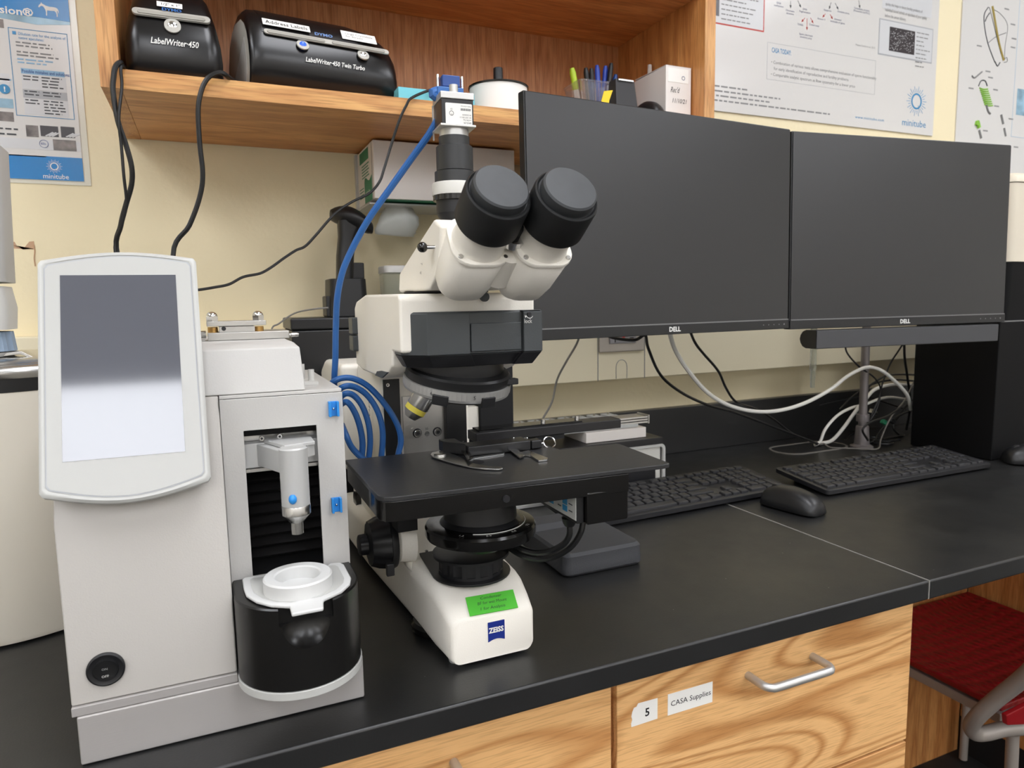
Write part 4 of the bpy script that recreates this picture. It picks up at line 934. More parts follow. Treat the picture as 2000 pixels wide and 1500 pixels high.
# camera (own thing)
cm = thing('microscope_camera', 'small black square camera with blue plug on top of the microscope', 'camera', cc+Z*z[8])
zc0 = z[8]+.0070; zc1 = zz(256)
link('lens_mount', B().lathe(cc+Z*zc0, Z, [(0, .0140), (zc1-zc0, .0140)], n=40), 'satin_metal', cm)
ca = math.radians(-4); Rm = Matrix.Rotation(ca, 3, 'Z'); hw = .0155
zt = zz(204); c = V(cc.x, cc.y, (zc1+zt)/2)
link('front_plate', B().cbox(V(cc.x, cc.y, zc1+.0010), (.0345, .0345, .002), Rm), 'satin_metal', cm, bevel=.0004)
link('housing', B().cbox(V(cc.x, cc.y, (zc1+zt)/2+.001), (.0310, .0310, zt-zc1-.002), Rm), 'black_anod', cm, bevel=.0006)
link('rear_plate', B().cbox(V(cc.x, cc.y, zt+.0032), (.0325, .0325, .0062), Rm), 'satin_metal', cm, bevel=.0006)
link('side_plate', B().cbox(V(cc.x, cc.y, (zc1+zt)/2+.001)+Rm @ V(-.0162, .0165, -.004), (.0014, .0014, zt-zc1+.008), Rm), 'satin_metal', cm)
fr_ = V(cc.x, cc.y, 0)+Rm @ V(0, -.0156, 0); Rx = Rm @ X; Nx = Rm @ V(0, -1, 0)
lbc = fr_+Rx*.001+Z*((zc1+zt)/2-.001)
link('paper_label', B().loft([on(lbc, Rx, Z, rrect(.0258, .0190, .0008, 2), 0), on(lbc, Rx, Z, rrect(.0258, .0190, .0008, 2), .0004)]), 'paper_white', cm)
for s_, dx, dz, h, w_ in (('BASLER', .0122, -.0085, .0016, .0075), ('acA780-75gc', .0122, -.0056, .0013, .008), ('ID 107150-21', .0122, -.0028, .0013, .011), ('SN 22020203', .0122, .0, .0013, .0085), ('Made in Germany', .0122, .0090, .0011, .010), ('UL', -.0062, -.0005, .0016, .002), ('CE', -.0062, .0055, .0014, .002)):
    text(cm, s_, 'ink_black', lbc+Rx*dx*.98+Z*(dz*.84)+Nx*.0005, -Rx, -Z, h, width=w_)
b = B()
for k in range(16): b.loft([on(lbc+Rx*(.0020+k*.00062)+Z*.0042, Rx, Z, rrect(.0003 if k % 3 else .0004, .0022, .0001, 1), .0004), on(lbc+Rx*(.0020+k*.00062)+Z*.0042, Rx, Z, rrect(.0003 if k % 3 else .0004, .0022, .0001, 1), .0005)])
link('bar_code', b, 'ink_black', cm)
b = B(); ro = on(lbc+Rx*-.0072+Z*.0002, Rx, Z, [(.0022*math.cos(2*PI*i/24), .0022*math.sin(2*PI*i/24)) for i in range(24)], .0005); ri = on(lbc+Rx*-.0072+Z*.0002, Rx, Z, [(.0018*math.cos(2*PI*i/24), .0018*math.sin(2*PI*i/24)) for i in range(24)], .0005)
b.loft([ro, ri], cap=False); link('ring_mark', b, 'ink_black', cm)
zp = zt+.0064
link('round_socket', B().cyl(V(cc.x, cc.y, zp)+Rm @ V(-.002, -.010, 0), V(cc.x, cc.y, zp+.0075)+Rm @ V(-.002, -.010, 0), .0042, n=24), 'satin_metal', cm)
# ---- nosepiece
nn = V(.06, -.20, .98).normalized(); nc = T(893, 742, 'y', -.612)
link('nosepiece_cone', B().lathe(nc+nn*.003, nn, [(0, .0520), (.008, .0525), (.010, .0505)], n=64), 'black_satin', t, ang=40)
link('nosepiece_drum', B().lathe((nc.x+.0005, -.600, .262), Z, [(0, .049), (.006, .0515), (.0255, .0505)], n=64), 'black_satin', t, ang=40)
link('nosepiece_ring', B().lathe(nc-nn*.0085, nn, [(0, .0500), (.001, .0530), (.003, .0535), (.0035, .0535), (.0112, .0535), (.0115, .0530)], n=144, knurl=((3, 4), 1.010, 2)), 'satin_metal', t, ang=25)
link('nosepiece_plate', B().lathe(nc-nn*.0125, nn, [(0, .0420), (.0038, .0480)], n=56), 'black_plastic', t)
u_, v_ = frame(nn)
for px, py in ((852, 784), (957, 786)):
    p = T(px, py, 'y', -.664); d = (p-nc); d = (d-nn*d.dot(nn)).normalized(); tt = nn.cross(d); Mx = Matrix((tt, d, nn)).transposed()
    link('nosepiece_clip', B().cbox(nc+d*.0515-nn*.0065, (.0155, .0075, .010), Mx), 'black_plastic', t, bevel=.001)
for s_, px, py in (('6', 819, 766), ('5', 924, 781)):
    p = T(px, py, 'y', -.664); d = (p-nc); d = (d-nn*d.dot(nn)).normalized(); text(t, s_, 'ink_black', nc+d*.0545-nn*.003, nn.cross(d)*1, nn, .0035)
p = T(993, 745, 'y', -.640); link('release_catch', B().cbox(p, (.018, .010, .006)), 'black_plastic', t, bevel=.001)
a, b_ = T(838, 758, 'y', -.612), T(803, 813, 'y', -.606); d = (b_-a).normalized(); L = (b_-a).length; rl = L/40
ob = link('objective', B().lathe(a, d, [(0, .0110), (L*.62, .0112), (L*.66, .0106)], n=36), 'steel', t)
link('colour_band', B().lathe(a+d*L*.66, d, [(0, .0107), (L*.16, .0107)], n=36), 'objective_yellow', ob); link('objective_tip', B().lathe(a+d*L*.82, d, [(0, .0106), (L*.02, .0104), (L*.22, .0062), (L*.24, .003)], n=36), 'steel', ob)
link('second_objective', B().lathe(nc-nn*.012+V(.03, -.006, 0), -nn, [(0, .017), (.006, .017), (.008, .013)], n=36), 'black_plastic', t)
# ---- front of the stand
yp = -.4745
def fr(px, py, y=yp): return T(px, py, 'y', y)
def rect(px0, py0, px1, py1, y, d, m_, name, par=t, **k):
    a, b_ = T(px0, py0, 'y', y), T(px1, py1, 'y', y); return link(name, B().box(a.x, b_.x, y, y+d, min(a.z, b_.z), max(a.z, b_.z)), m_, par, **k)
rect(748, 742, 786, 905, -.4768, .0025, 'black_satin', 'focus_cover'); rect(786, 775, 870, 905, -.4785, .0045, 'steel_brushed', 'focus_plate')
rect(870, 770, 914, 905, -.486, .012, 'black_satin', 'focus_rail', bevel=.001)
screw(t, fr(757, 752, -.477), -Y, .0022)
for px, py in ((815, 846), (854, 843)):
    c = fr(px, py, -.4786); link('counterbore', B().cyl(c, c+Y*.0004, .0056, n=28), 'ink_black', t); screw(t, c-Y*.0002, -Y, .0045)
for px, py in ((834, 847), (834, 800)):
    c = fr(px, py, -.4787); link('threaded_hole', B().lathe(c, -Y, [(0, .0032), (.0006, .0030), (.0006, .0018), (.0001, .0016)], n=24), 'steel', t)
text(t, '30', 'ink_dark', fr(830, 840, -.4787), X, Z, .0028); text(t, '50', 'ink_dark', fr(830, 794, -.4787), X, Z, .0028)
c = T(722, 870, 'x', .1742); text(t, 'Axioskop', 'ink_dark', (.1742, -.425, .150), Z, Y, .0085, width=.075, shear=.2)
rect(912, 796, 936, 842, -.47, .02, 'scope_white', 'stand_wing')
rect(935, 712, 1004, 842, -.475, .06, 'black_matte', 'motor_housing', bevel=.0015)
# ---- stage
stg = t
zs = .1877; ztk = .0135
st = [(.1170, -.571), (.1170, -.716), (.1210, -.7235), (.1285, -.7265), (.386, -.7365), (.3925, -.735), (.3945, -.730), (.4005, -.636), (.398, -.632), (.330, -.630), (.328, -.571)]
link('stage_plate', B().loft([[V(x, y, zs-.0042) for x, y in st], [V(x, y, zs) for x, y in st]]), 'stage_top', t, bevel=.0007)
bzl = T(997, 990, 'y', -.730).z
xe = T(1227, 930, 'y', -.7335).x
s2 = [(.1178, -.575), (.1178, -.7158), (.1215, -.7228), (.1285, -.7255), (xe-.001, -.7355), (xe, -.7345), (xe, -.64), (.327, -.64), (.327, -.575)]
link('stage_body', B().loft([[V(x, y, bzl) for x, y in s2], [V(x, y, zs-.0043) for x, y in s2]]), 'black_gloss', t, bevel=.0006)
o = T(990, 975, 'y', -.732); link('stage_hole', B().cyl(V(o.x, -.7318, o.z), V(o.x, -.7285, o.z), .0032, n=22), 'ink_black', t)
o = T(925, 903, 'z', zs); link('light_opening', B().lathe(o+Z*.0001, Z, [(0, .0105), (.0002, .0105)], n=36), 'ink_black', t)
# motor box with sticker
yb_ = -.7345; a, b_ = T(1147, 960, 'y', yb_), T(1147, 1027, 'y', yb_)
link('motor_box', B().box(a.x, xe-.0003, yb_, -.655, b_.z, bzl+.004), 'black_gloss', t, bevel=.002)
xs = T(1127, 1000, 'y', -.730).x
link('connector_box', B().box(xs, a.x-.0003, -.7290, -.650, b_.z+.001, bzl-.0002), 'black_satin', t, bevel=.001)
a1_, a2_ = T(1126, 1013, 'x', xs-.0004), T(1068, 983, 'x', xs-.0004)
stp = [(xs-.0004, -.7285, b_.z+.004), (xs-.0004, -.656, b_.z+.004), (xs-.0004, -.656, bzl-.001), (xs-.0004, -.7285, bzl-.001)]
link('paper_label', B().prism(stp, (.0004, 0, 0)), 'machine_rim', t)
zl0, zl1 = b_.z+.004, bzl-.001
b = B(); 
for y0 in (-.712, -.684):
    for k in range(3): b.box(xs-.0007, xs-.0004, y0, y0+.009, zl0+.004+k*.0065, zl0+.0095+k*.0065)
link('label_squares', b, 'label_blue', t)
b = B()
for y0 in (-.722, -.700, -.672):
    for k in range(3): b.box(xs-.0006, xs-.0004, y0, y0+.007, zl0+.006+k*.0065, zl0+.007+k*.0065)
link('fine_print', b, 'ink_dark', t)
# ---- condenser
oc_ = V(.2320, -.648, 0)
link('condenser_top', B().lathe(oc_+Z*.131, Z, [(0, .040), (.004, .036), (.030, .034)], n=48), 'black_satin', t)
link('condenser_disc', B().lathe(oc_+Z*.1165, Z, [(0, .0500), (.001, .0535), (.0035, .0545), (.0105, .0545), (.0130, .0530), (.0138, .0480), (.0142, .040)], n=72), 'black_gloss', t, ang=30)
b = B(); b.tube([oc_+V(.044*math.cos(a), .044*math.sin(a), .1310) for a in [math.radians(-120+k*10) for k in range(12)]], .00035, n=5, sub=3); link('scale_line', b, 'paper_white', t)
for s_, ad in (('0.9', -105), ('0.4', -75), ('0.2', -48), ('1.3', -135)):
    a = math.radians(ad); p = oc_+V(.0505*math.cos(a), .0505*math.sin(a), .13105); text(t, s_, 'paper_white', p, V(-math.sin(a), math.cos(a), 0), V(-math.cos(a), -math.sin(a), 0), .0030)
link('condenser_neck', B().lathe(oc_+Z*.103, Z, [(0, .020), (.0133, .030)], n=40), 'black_plastic', t)
of_ = V(.2310, -.620, 0)
pl = [(.196, -.545), (.266, -.545)]+[(of_.x+.0405*math.cos(math.radians(a)), of_.y+.0405*math.sin(math.radians(a))) for a in range(0, -181, -12)]
link('field_plate', B().loft([[V(x, y, .0678) for x, y in pl], [V(x, y, .0702) for x, y in pl]]), 'black_satin', t, bevel=.0005)
for px, py in ((833, 1077), (942, 1128)): screw(t, T(px, py, 'z', .0703), Z, .0020)
link('field_ring', B().lathe(of_+Z*.0703, Z, [(0, .0330), (.003, .0330), (.0035, .0320), (.0155, .0320), (.016, .029)], n=90, knurl=((2, 3), 1.03, 6)), 'black_plastic', t, ang=25)
link('filter_disc', B().lathe(of_+V(.001, .002, .0862), Z, [(0, .0370), (.001, .0395), (.0035, .0395), (.0045, .037)], n=56), 'black_satin', t)
# ---- focus knob
kc = V(.160, -.556, .0915)
kn = link('focus_knob', B().lathe(kc+X*.006, -X, [(0, .0285), (.004, .0300), (.007, .0300), (.0072, .0290), (.018, .0270), (.026, .0235), (.028, .0150)], n=72, knurl=((3, 4, 5), .965, 6)), 'black_plastic', t, ang=30)
link('fine_knob', B().lathe(kc-X*.0221, -X, [(0, .0115), (.008, .0110), (.009, .009)], n=40, knurl=((0, 1), .94, 4)), 'black_plastic', kn)
link('knob_boss', B().lathe(kc+X*.0062, X, [(0, .020), (.004, .024), (.02, .026)], n=40), 'scope_white', t)
o = T(762, 1112, 'y', -.60); link('tension_lever', B().cbox(o, (.008, .006, .013)), 'black_plastic', t, bevel=.001)
o = T(790, 1052, 'x', .1738); 
o = V(.1745, -.566, .0905); 
link('hole_plug', B().cyl(T(790, 1052, 'y', -.5475)-Y*.001, T(790, 1052, 'y', -.5475)+Y*.02, .0036, n=20), 'ink_black', t)
o = T(697, 975, 'x', .1742); link('power_socket', B().cyl(o-X*.003, o+X*.004, .0115, n=28), 'black_gloss', t)
rect(776, 1005, 816, 1035, -.60, .05, 'black_matte', 'condenser_carrier')
# ---- sign and tape on the base
yf = -.6806; a, b_ = T(953, 1216, 'y', yf), T(986, 1250, 'y', yf)
w_, h_ = b_.x-a.x, .0195; lx, lz = a.x, T(986, 1211, 'y', yf).z-.0188
pts = [(lx, lz+h_), (lx, lz)]+[(lx+w_*k/8, lz+.0022*math.sin(PI*k/8)) for k in range(1, 8)]+[(lx+w_, lz), (lx+w_, lz+h_)]
bd = link('maker_badge', B().prism([(x, yf-.0002, z) for x, z in pts], (0, .0015, 0)), 'zeiss_blue', t)
text(bd, 'ZEISS', 'paper_white', (lx+.0008, yf-.0005, lz+.0090), X, Z, .0050, width=w_-.0016, bold=.04)
A, Bp = V(0, -.6775, .0497), V(0, -.640, .0662); U_ = (Bp-A).normalized(); Nn = X.cross(U_); P0 = A+Nn*.0011
q = [Tpl(px, py, P0, Nn) for px, py in ((918, 1203), (1012, 1186), (1002, 1151), (909, 1167))]
tp_ = link('tape_label', B().prism(q, -Nn*.0008), 'tape_green', t)
e = (q[1]-q[0]).normalized(); u2 = Nn.cross(e)
for s_, fx, fy, w_, h in (('Condenser', .28, .74, .45, .0036), ('BF for wet Mount', .20, .47, .62, .0036), ('1 for Analysis', .22, .17, .52, .0036)):
    text(tp_, s_, 'ink_dark', q[0]+(q[1]-q[0])*fx+(q[3]-q[0])*fy+Nn*.0001, e, u2, h, width=(q[1]-q[0]).length*w_, shear=.3)
# ---- specimen holder on the stage
h_ = thing('specimen_holder', 'black mechanical specimen holder with metal clip lying on the stage', 'specimen holder', (.27, -.62, zs))
yb2 = T(915, 893, 'z', zs+.0005).y; zt2 = T(915, 873, 'y', yb2).z; x0, x1 = T(915, 880, 'y', yb2).x, T(1037, 870, 'y', yb2).x
link('holder_bar', B().box(x0, x1, yb2, yb2+.024, zs+.0006, zt2), 'black_satin', h_, bevel=.0012)
e0 = T(862, 862, 'y', yb2+.035); link('holder_arm', B().prism([(e0.x, yb2+.045, zs+.001), (e0.x, yb2+.030, zs+.001), (x0-.0005, yb2+.006, zs+.001), (x0-.0005, yb2+.040, zs+.001)], (0, 0, zt2-zs+.001)), 'black_satin', h_, bevel=.001)
a = T(1040, 877, 'y', yb2); b_ = T(1060, 862, 'y', yb2); link('end_block', B().box(a.x, b_.x+.0005, yb2+.002, yb2+.014, zs+.0006, zt2-.001), 'black_satin', h_, bevel=.0015)
link('slot', B().box(T(992, 877, 'y', yb2).x, T(1006, 872, 'y', yb2).x, yb2-.0002, yb2+.001, zs+.004, zt2-.003), 'ink_black', h_)
link('lever', B().prism([T(px, py, 'z', zs+.004) for px, py in ((890, 868), (905, 864), (924, 896), (914, 902))], (0, 0, .002)), 'black_gloss', h_, bevel=.0005)
zc = zs+.0008
link('curved_clip', B().prism([T(px, py, 'z', zc) for px, py in ((841, 890), (844, 886), (858, 883), (872, 885), (890, 891), (905, 898), (925, 907), (955, 913), (980, 914), (982, 917), (975, 919), (950, 918), (920, 915), (890, 908), (862, 900), (846, 895))], (0, 0, .0014)), 'steel', h_, bevel=.0003)
link('clip_pivot', B().lathe(T(860, 889, 'z', zc+.0014), Z, [(0, .0065), (.0016, .0065), (.002, .005)], n=28), 'steel', h_)
link('metal_tab', B().prism([T(px, py, 'z', zs+.0018) for px, py in ((994, 880), (1005, 876), (1024, 890), (1022, 893), (1015, 895))], (0, 0, .0012)), 'steel', h_)
link('metal_tab', B().prism([T(px, py, 'z', zs+.0006) for px, py in ((1014, 886), (1032, 882), (1070, 897), (1069, 900), (1052, 902), (1036, 892), (1022, 891))], (0, 0, .0015)), 'steel', h_)
link('slide_edge', B().prism([T(px, py, 'z', zs+.0004) for px, py in ((912, 896), (985, 886), (985, 888), (914, 899))], (0, 0, .0010)), 'chrome', h_)
c = T(1073, 864, 'y', yb2+.01); link('wire_ring', B().tube([c+V(.0068*math.cos(a), .003*math.sin(a), .0055*math.sin(a)) for a in [2*PI*k/16 for k in range(17)]], .0007, n=6, sub=2), 'chrome', h_)
link('ring_link', B().cyl(c-V(.0068, 0, 0), c-V(.011, 0, .0), .0011, n=8), 'chrome', h_)
for px, py in ((1003, 856), (1029, 856), (891, 863)): link('pin', B().sphere(T(px, py, 'z', zt2), .0012, n=10), 'chrome', h_)
# ---- rail behind the holder
yr = -.563; a, b_ = T(925, 842, 'y', yr), T(928, 861, 'y', yr); xr1 = T(1213, 820, 'y', yr).x; xr0 = T(930, 850, 'y', yr).x
zr1 = T(1000, 840, 'y', yr).z; zr0 = zr1-.0105
rl = thing('stage_drive_rail', 'long black rail crossing behind the stage towards the grey rack', 'rail', (.4, yr, zs))
link('rail', B().box(xr0, xr1, yr, yr+.028, zr0, zr1), 'black_anod', rl, bevel=.0008)
link('rail_cover', B().box(xr0+.006, xr1-.05, yr+.006, yr+.0275, zr1+.0002, zr1+.0022), 'black_gloss', rl)
xe2 = T(1267, 822, 'y', yr).x
for k in range(3): link('end_plate', B().box(xr1-.001, xe2, yr+.001, yr+.024, zr1-.0075+k*.0031, zr1-.0055+k*.0031), 'chrome', rl)
link('end_plate', B().box(xe2-.0003, xe2+.0012, yr, yr+.025, zr1-.0085, zr1+.0022), 'steel', rl)
link('rail_bracket', B().box(.335, .372, yr+.002, yr+.04, .1835, zr0-.0001), 'black_matte', rl)
for px in (1062, 1128): p = T(px, 825, 'y', yr+.012); link('adjusting_screw', B().lathe((p.x, yr+.014, zr1+.0022), Z, [(0, .0028), (.004, .0026), (.0045, .0018)], n=18), 'steel', rl)
# ================================================================== controller, white tray, grey rack behind
cy = -.245
def F(px, py, y=cy): return T(px, py, 'y', y)
xR = F(1298, 900).x; zT = F(1290, 866).z
t = thing('controller_box', 'cream controller box with black top behind the microscope stage', 'controller', (.6, cy, 0))
link('body', B().box(.43, xR-.006, cy+.003, -.09, .001, zT-.002), 'cream_door', t, bevel=.003)
fo = [(x, z) for x, z in rrect(xR-.43, zT-.001, .010, 5)]; cxm, czm = (xR+.43)/2, (zT+.001)/2
b = B(); oo = [V(cxm+x, cy+.0025, czm+z) for x, z in rrect(xR-.43, zT-.001, .010, 5)]; oi = [V(cxm+x, cy+.0025, czm+z) for x, z in rrect(xR-.43-.010, zT-.011, .007, 5)]
b.loft([oo, oi, [p-Y*.005 for p in oi], [p-Y*.005 for p in oo]], cap=False, closed=True); link('door_rim', b, 'machine_rim', t)
a, b_ = F(1215, 915), F(1281, 935); link('dark_slot', B().box(a.x, b_.x, cy+.0015, cy+.0029, b_.z, a.z+.004), 'ink_black', t)
link('top_plate', B().box(.45, F(1293, 850).x, cy-.004, -.095, zT, F(1292, 853).z), 'black_anod', t, bevel=.001)
z1 = F(1292, 853).z+.0004
t = thing('metal_tray', 'white painted metal box under the rail on top of the controller', 'box', (.6, -.2, z1))
a = F(1262, 833, -.235); link('box', B().box(F(1145, 850, -.235).x, a.x, -.235, -.15, z1, T(1262, 834, 'y', -.235).z), 'box_white', t, bevel=.001)
z2 = T(1262, 834, 'y', -.235).z+.0004
t = thing('slide_rack', 'grey ribbed rack with raised strips behind the black rail', 'rack', (.58, -.15, z2))
ya, yb3 = -.228, -.152; 
x0, x1 = T(1020, 825, 'y', -.2).x, T(1225, 822, 'y', -.2).x
zb2 = max(z2, T(1120, 826, 'y', -.2).z-.004)
link('bed', B().box(F(1145, 850, -.235).x-.14, a.x-.012, ya, yb3, z2, z2+.012), 'rack_grey', t, bevel=.001)
n = 8
for k in range(n):
    xx = F(1145, 850, -.235).x-.135+k*(a.x-.012-F(1145, 850, -.235).x+.13)/n
    link('strip', B().box(xx, xx+.019, ya+.002, yb3-.002, z2+.0121, z2+.0165), 'rack_grey', t, bevel=.0008)
    for yy in (ya+.012, yb3-.014): pass
b = B()
for k in range(n):
    xx = F(1145, 850, -.235).x-.135+k*(a.x-.012-F(1145, 850, -.235).x+.13)/n+.0095
    for yy in (ya+.014, yb3-.014): b.sphere((xx, yy, z2+.0168), .003, (1, 1, .5), n=10)
link('stud', b, 'steel', t)
# ================================================================== SEMI-AUTOMATIC DISPENSER (left foreground)
d = thing('dispensing_machine', 'light grey lab dispensing machine with tilted touch screen in the left foreground', 'lab machine', (0, -.57, 0))
yB = -.4500; yF = -.686; xs = .0030
link('base', B().box(-.1100, .1042, -.689, yB+.01, .0008, .0395), 'base_metal', d, bevel=.0015)
link('base_strip', B().box(-.1130, .0030, -.6880, yB+.012, .0398, .0470), 'base_metal', d, bevel=.0006)
pa = [(yF, .0473), (yF, .187), (-.6497, .2702), (yB, .2702), (yB, .0473)]
link('housing', B().prism([(-.1130, y, z) for y, z in pa], (xs+.1130, 0, 0)), 'machine_front', d, bevel=.0015)
pc = [(-.6495, .2705), (-.6376, .3075), (-.629, .3115), (yB+.02, .3115), (yB, .300), (yB, .2705)]
link('upper_cover', B().loft([[V(-.1130, y, z) for y, z in pc], [V(.0728, y, z) for y, z in pc[:1]]+[V(.0716, y, z-.0002) for y, z in pc[1:2]]+[V(.0670, y, z) for y, z in pc[2:4]]+[V(.0728, y, z) for y, z in pc[4:]]]), 'machine_grey', d, bevel=.0012)
# column with opening
xc0, xc1 = .0034, .1030; yc = -.6550; zc1 = .2672; ox0, ox1, oz0, oz1 = .0205, .0797, .1130, .2400
b = B(); O = [V(xc0, yc, .0400), V(xc1, yc, .0400), V(xc1, yc, zc1), V(xc0, yc, zc1)]; I = [V(ox0, yc, .1135), V(ox1, yc, .1135), V(ox1, yc, oz1), V(ox0, yc, oz1)]
b.loft([O, I, [p+Y*.003 for p in I], [p+Y*.003 for p in O]], cap=False, closed=True); link('column_face', b, 'machine_grey', d, bevel=.0006)
link('column_side', B().box(xc1-.003, xc1, yc+.0032, yB, .040, zc1), 'machine_grey', d, bevel=.0006); link('column_side', B().box(xc0, xc0+.003, yc+.0032, yB, .040, zc1-.0005), 'machine_grey', d)
link('column_top', B().box(xc0, xc1, yc+.0032, yB, zc1+.0002, zc1+.0030), 'machine_grey', d, bevel=.0005); link('column_back', B().box(xc0+.0032, xc1-.0032, yc+.060, yc+.063, .040, zc1-.001), 'black_matte', d)
b = B(); pr = []; n = 9
for k in range(n+1):
    z = .115+(.205-.115)*k/n; pr.append((yc+.040, z)); 
    if k < n: pr.append((yc+.028, z+(.205-.115)/n*.55))
b.loft([[V(x, y, z) for y, z in pr]+[V(x, yc+.045, .205), V(x, yc+.045, .115)] for x in (ox0-.010, ox1+.012)]); link('bellows', b, 'bellows_black', d, ang=20)
link('cross_bar', B().box(ox0-.010, ox1+.012, yc+.022, yc+.030, .2275, .2315), 'steel', d); link('brush_strip', B().box(ox0-.010, ox1+.012, yc+.02, yc+.032, .2320, .2405), 'black_matte', d)
link('slide_block', B().box(ox0-.006, ox1+.008, yc+.010, yc+.034, .2055, .2270), 'alu_cast', d, bevel=.001)
link('slide_lip', B().box(ox0-.006, ox1+.008, yc+.008, yc+.034, .2025, .2052), 'steel', d)
for px, py in ((511, 856), (546, 852)): screw(d, T(px, py, 'y', yc+.0095), -Y, .0023)
# arm and nozzle
nx = T(575, 930, 'y', -.684).x; ny = -.684
def zn(py): return T(575, py, 'y', ny).z
hx_ = [(nx-.026, yc+.011), (nx-.0118, ny+.004), (nx-.008, ny-.006), (nx+.008, ny-.006), (nx+.0118, ny+.004), (nx+.0118, yc+.011)]
link('nozzle_arm', B().loft([[V(x, y, zn(925)+.001) for x, y in hx_], [V(x, y, zn(878)) for x, y in hx_]]), 'alu_cast', d, bevel=.001)
link('arm_bracket', B().prism([(nx+.0122, ny+.008, zn(900)), (nx+.0122, yc+.011, zn(900)), (nx+.0190, yc+.011, zn(900)), (nx+.0190, ny+.014, zn(900))], (0, 0, zn(872)-zn(900))), 'alu_cast', d, bevel=.0006)
link('arm_top', B().prism([(nx-.020, yc+.011, zn(877)), (nx-.006, ny+.004, zn(877)), (nx+.019, ny+.010, zn(877)), (nx+.019, yc+.011, zn(877))], (0, 0, .003)), 'alu_cast', d, bevel=.0005)
link('nozzle_body', B().lathe((nx, ny, 0), Z, [(zn(985), .0113), (zn(875), .0113), (zn(875)+.0012, .0100)], n=44), 'alu_cast', d, ang=35)
nb = link('nozzle_tip', B().lathe((nx, ny, 0), Z, [(zn(1043), .0040), (zn(1042), .0049), (zn(1020), .0049), (zn(1019), .0058), (zn(1003), .0116), (zn(986), .0116), (zn(985)-.0001, .0114)], n=44), 'steel', d, ang=35)
o = T(572, 976, 'y', ny-.0118); link('blue_pin', B().sphere(o+Y*.001, .0033, (1, 1.2, 1.25), n=16), 'blue_plastic', d)
for px0, py0 in ((640, 784), (646, 972)):
    a = T(px0, py0, 'y', yc-.0002); cl = B(); w_, h_ = .0088, .0132
    cl.box(a.x, a.x+w_, yc-.0015, yc-.0003, a.z-h_, a.z)
    cl.box(a.x, a.x+.0020, yc-.0058, yc-.0016, a.z-h_, a.z); cl.box(a.x+w_-.0020, a.x+w_, yc-.0058, yc-.0016, a.z-h_, a.z)
    k_ = link('blue_clip', cl, 'blue_plastic', d, bevel=.0004); link('clip_screw', B().sphere((a.x+w_/2, yc-.0018, a.z-h_*.5), .0012, n=10), 'steel', k_)
# cup holder
def dplan(g=0, n=24): return [(xc0+.0006-g, yc-.0004), (xc0+.0006-g, -.686)]+[(.0532-(.0494+g)*math.cos(PI*k/n), -.686-(.0494+g)*math.sin(PI*k/n)) for k in range(1, n)]+[(xc1-.0004+g, -.686), (xc1-.0004+g, yc-.0004)]
cup = link('cup_holder', B().loft([[V(x, y, .0462) for x, y in dplan()], [V(x, y, .1118) for x, y in dplan()], [V(x, y, .1130) for x, y in dplan(-.0012)]]), 'cup_black', d, ang=40)
cr = T(601, 1222, 'y', -.7355)
ct = B().sphere((cr.x, -.7400, .0990), .0208, (1, .80, .98), n=40); boolcut(cup, ct)
ct = B().box(cr.x-.0206, cr.x+.0206, -.7600, -.7245, .0988, .12); boolcut(cup, ct)
cup.data.polygons.foreach_set('use_smooth', [True]*len(cup.data.polygons)); cup.data.set_sharp_from_angle(angle=math.radians(30))
link('cup_ring', B().loft([[V(x, y, .0388) for x, y in dplan(.0008)], [V(x, y, .0455) for x, y in dplan(.0008)]]), 'machine_rim', d, bevel=.0006)
tr_ = [Tpl(px, py, (0, 0, .1136), (0, 0, 1)) for px, py in ((473, 1138), (478, 1134), (520, 1128), (640, 1110), (645, 1106), (664, 1104), (672, 1108), (686, 1134), (684, 1145), (668, 1160), (634, 1176), (632, 1180), (632, 1194), (570, 1206), (566, 1190), (530, 1188), (500, 1180), (481, 1168), (476, 1155))]
link('white_tray', B().loft([[p for p in tr_], [p+Z*.003 for p in tr_]]), 'white_ptfe', d, bevel=.0012, seg=3)
c = sum(tr_, V(0, 0, 0))/len(tr_); link('tray_inset', B().loft([[c+(p-c)*.86+Z*.0032 for p in tr_[:11]+tr_[14:]], [c+(p-c)*.84+Z*.0036 for p in tr_[:11]+tr_[14:]]]), 'machine_rim', d)
rc = T(583, 1148, 'z', .1165); link('white_ring', B().lathe(rc, Z, [(0, .0268), (.0105, .0268), (.0118, .0255), (.0118, .0185), (.0108, .0172), (0, .0165)], n=56, cap=False, closed=True), 'white_ptfe', d, ang=35)
link('ring_floor', B().lathe(rc+Z*.0005, Z, [(0, .0172), (.0012, .0172)], n=40), 'white_ptfe', d)
tb_ = link('tray_tab', B().box(T(570, 1205, 'y', -.7375).x, T(632, 1192, 'y', -.7375).x, -.7385, -.728, .1085, .1160), 'white_ptfe', d, bevel=.001)
# power switch
o = T(207, 1306, 'y', yF-.0002)
sw = link('power_switch', B().lathe(o, -Y, [(0, .0130), (.0018, .0130), (.0024, .0118), (.0016, .0095), (.0016, .009)], n=44), 'black_plastic', d)
b = B(); rr2 = .0088; b.loft([[o+V(rr2*math.cos(a), -.0018, rr2*math.sin(a)) for a in [2*PI*k/28 for k in range(28)]], [o+V(rr2*.95*math.cos(a), -.0030-.0016*math.sin(a), rr2*.95*math.sin(a)) for a in [2*PI*k/28 for k in range(28)]]])
link('rocker', b, 'black_satin', sw); text(sw, 'ON', 'rack_grey', o+V(-.0022, -.0050, .0012), X, V(0, -.18, 1), .0018); text(sw, 'OFF', 'white_plastic', o+V(-.0028, -.0040, -.0050), X, V(0, -.18, 1), .0020)
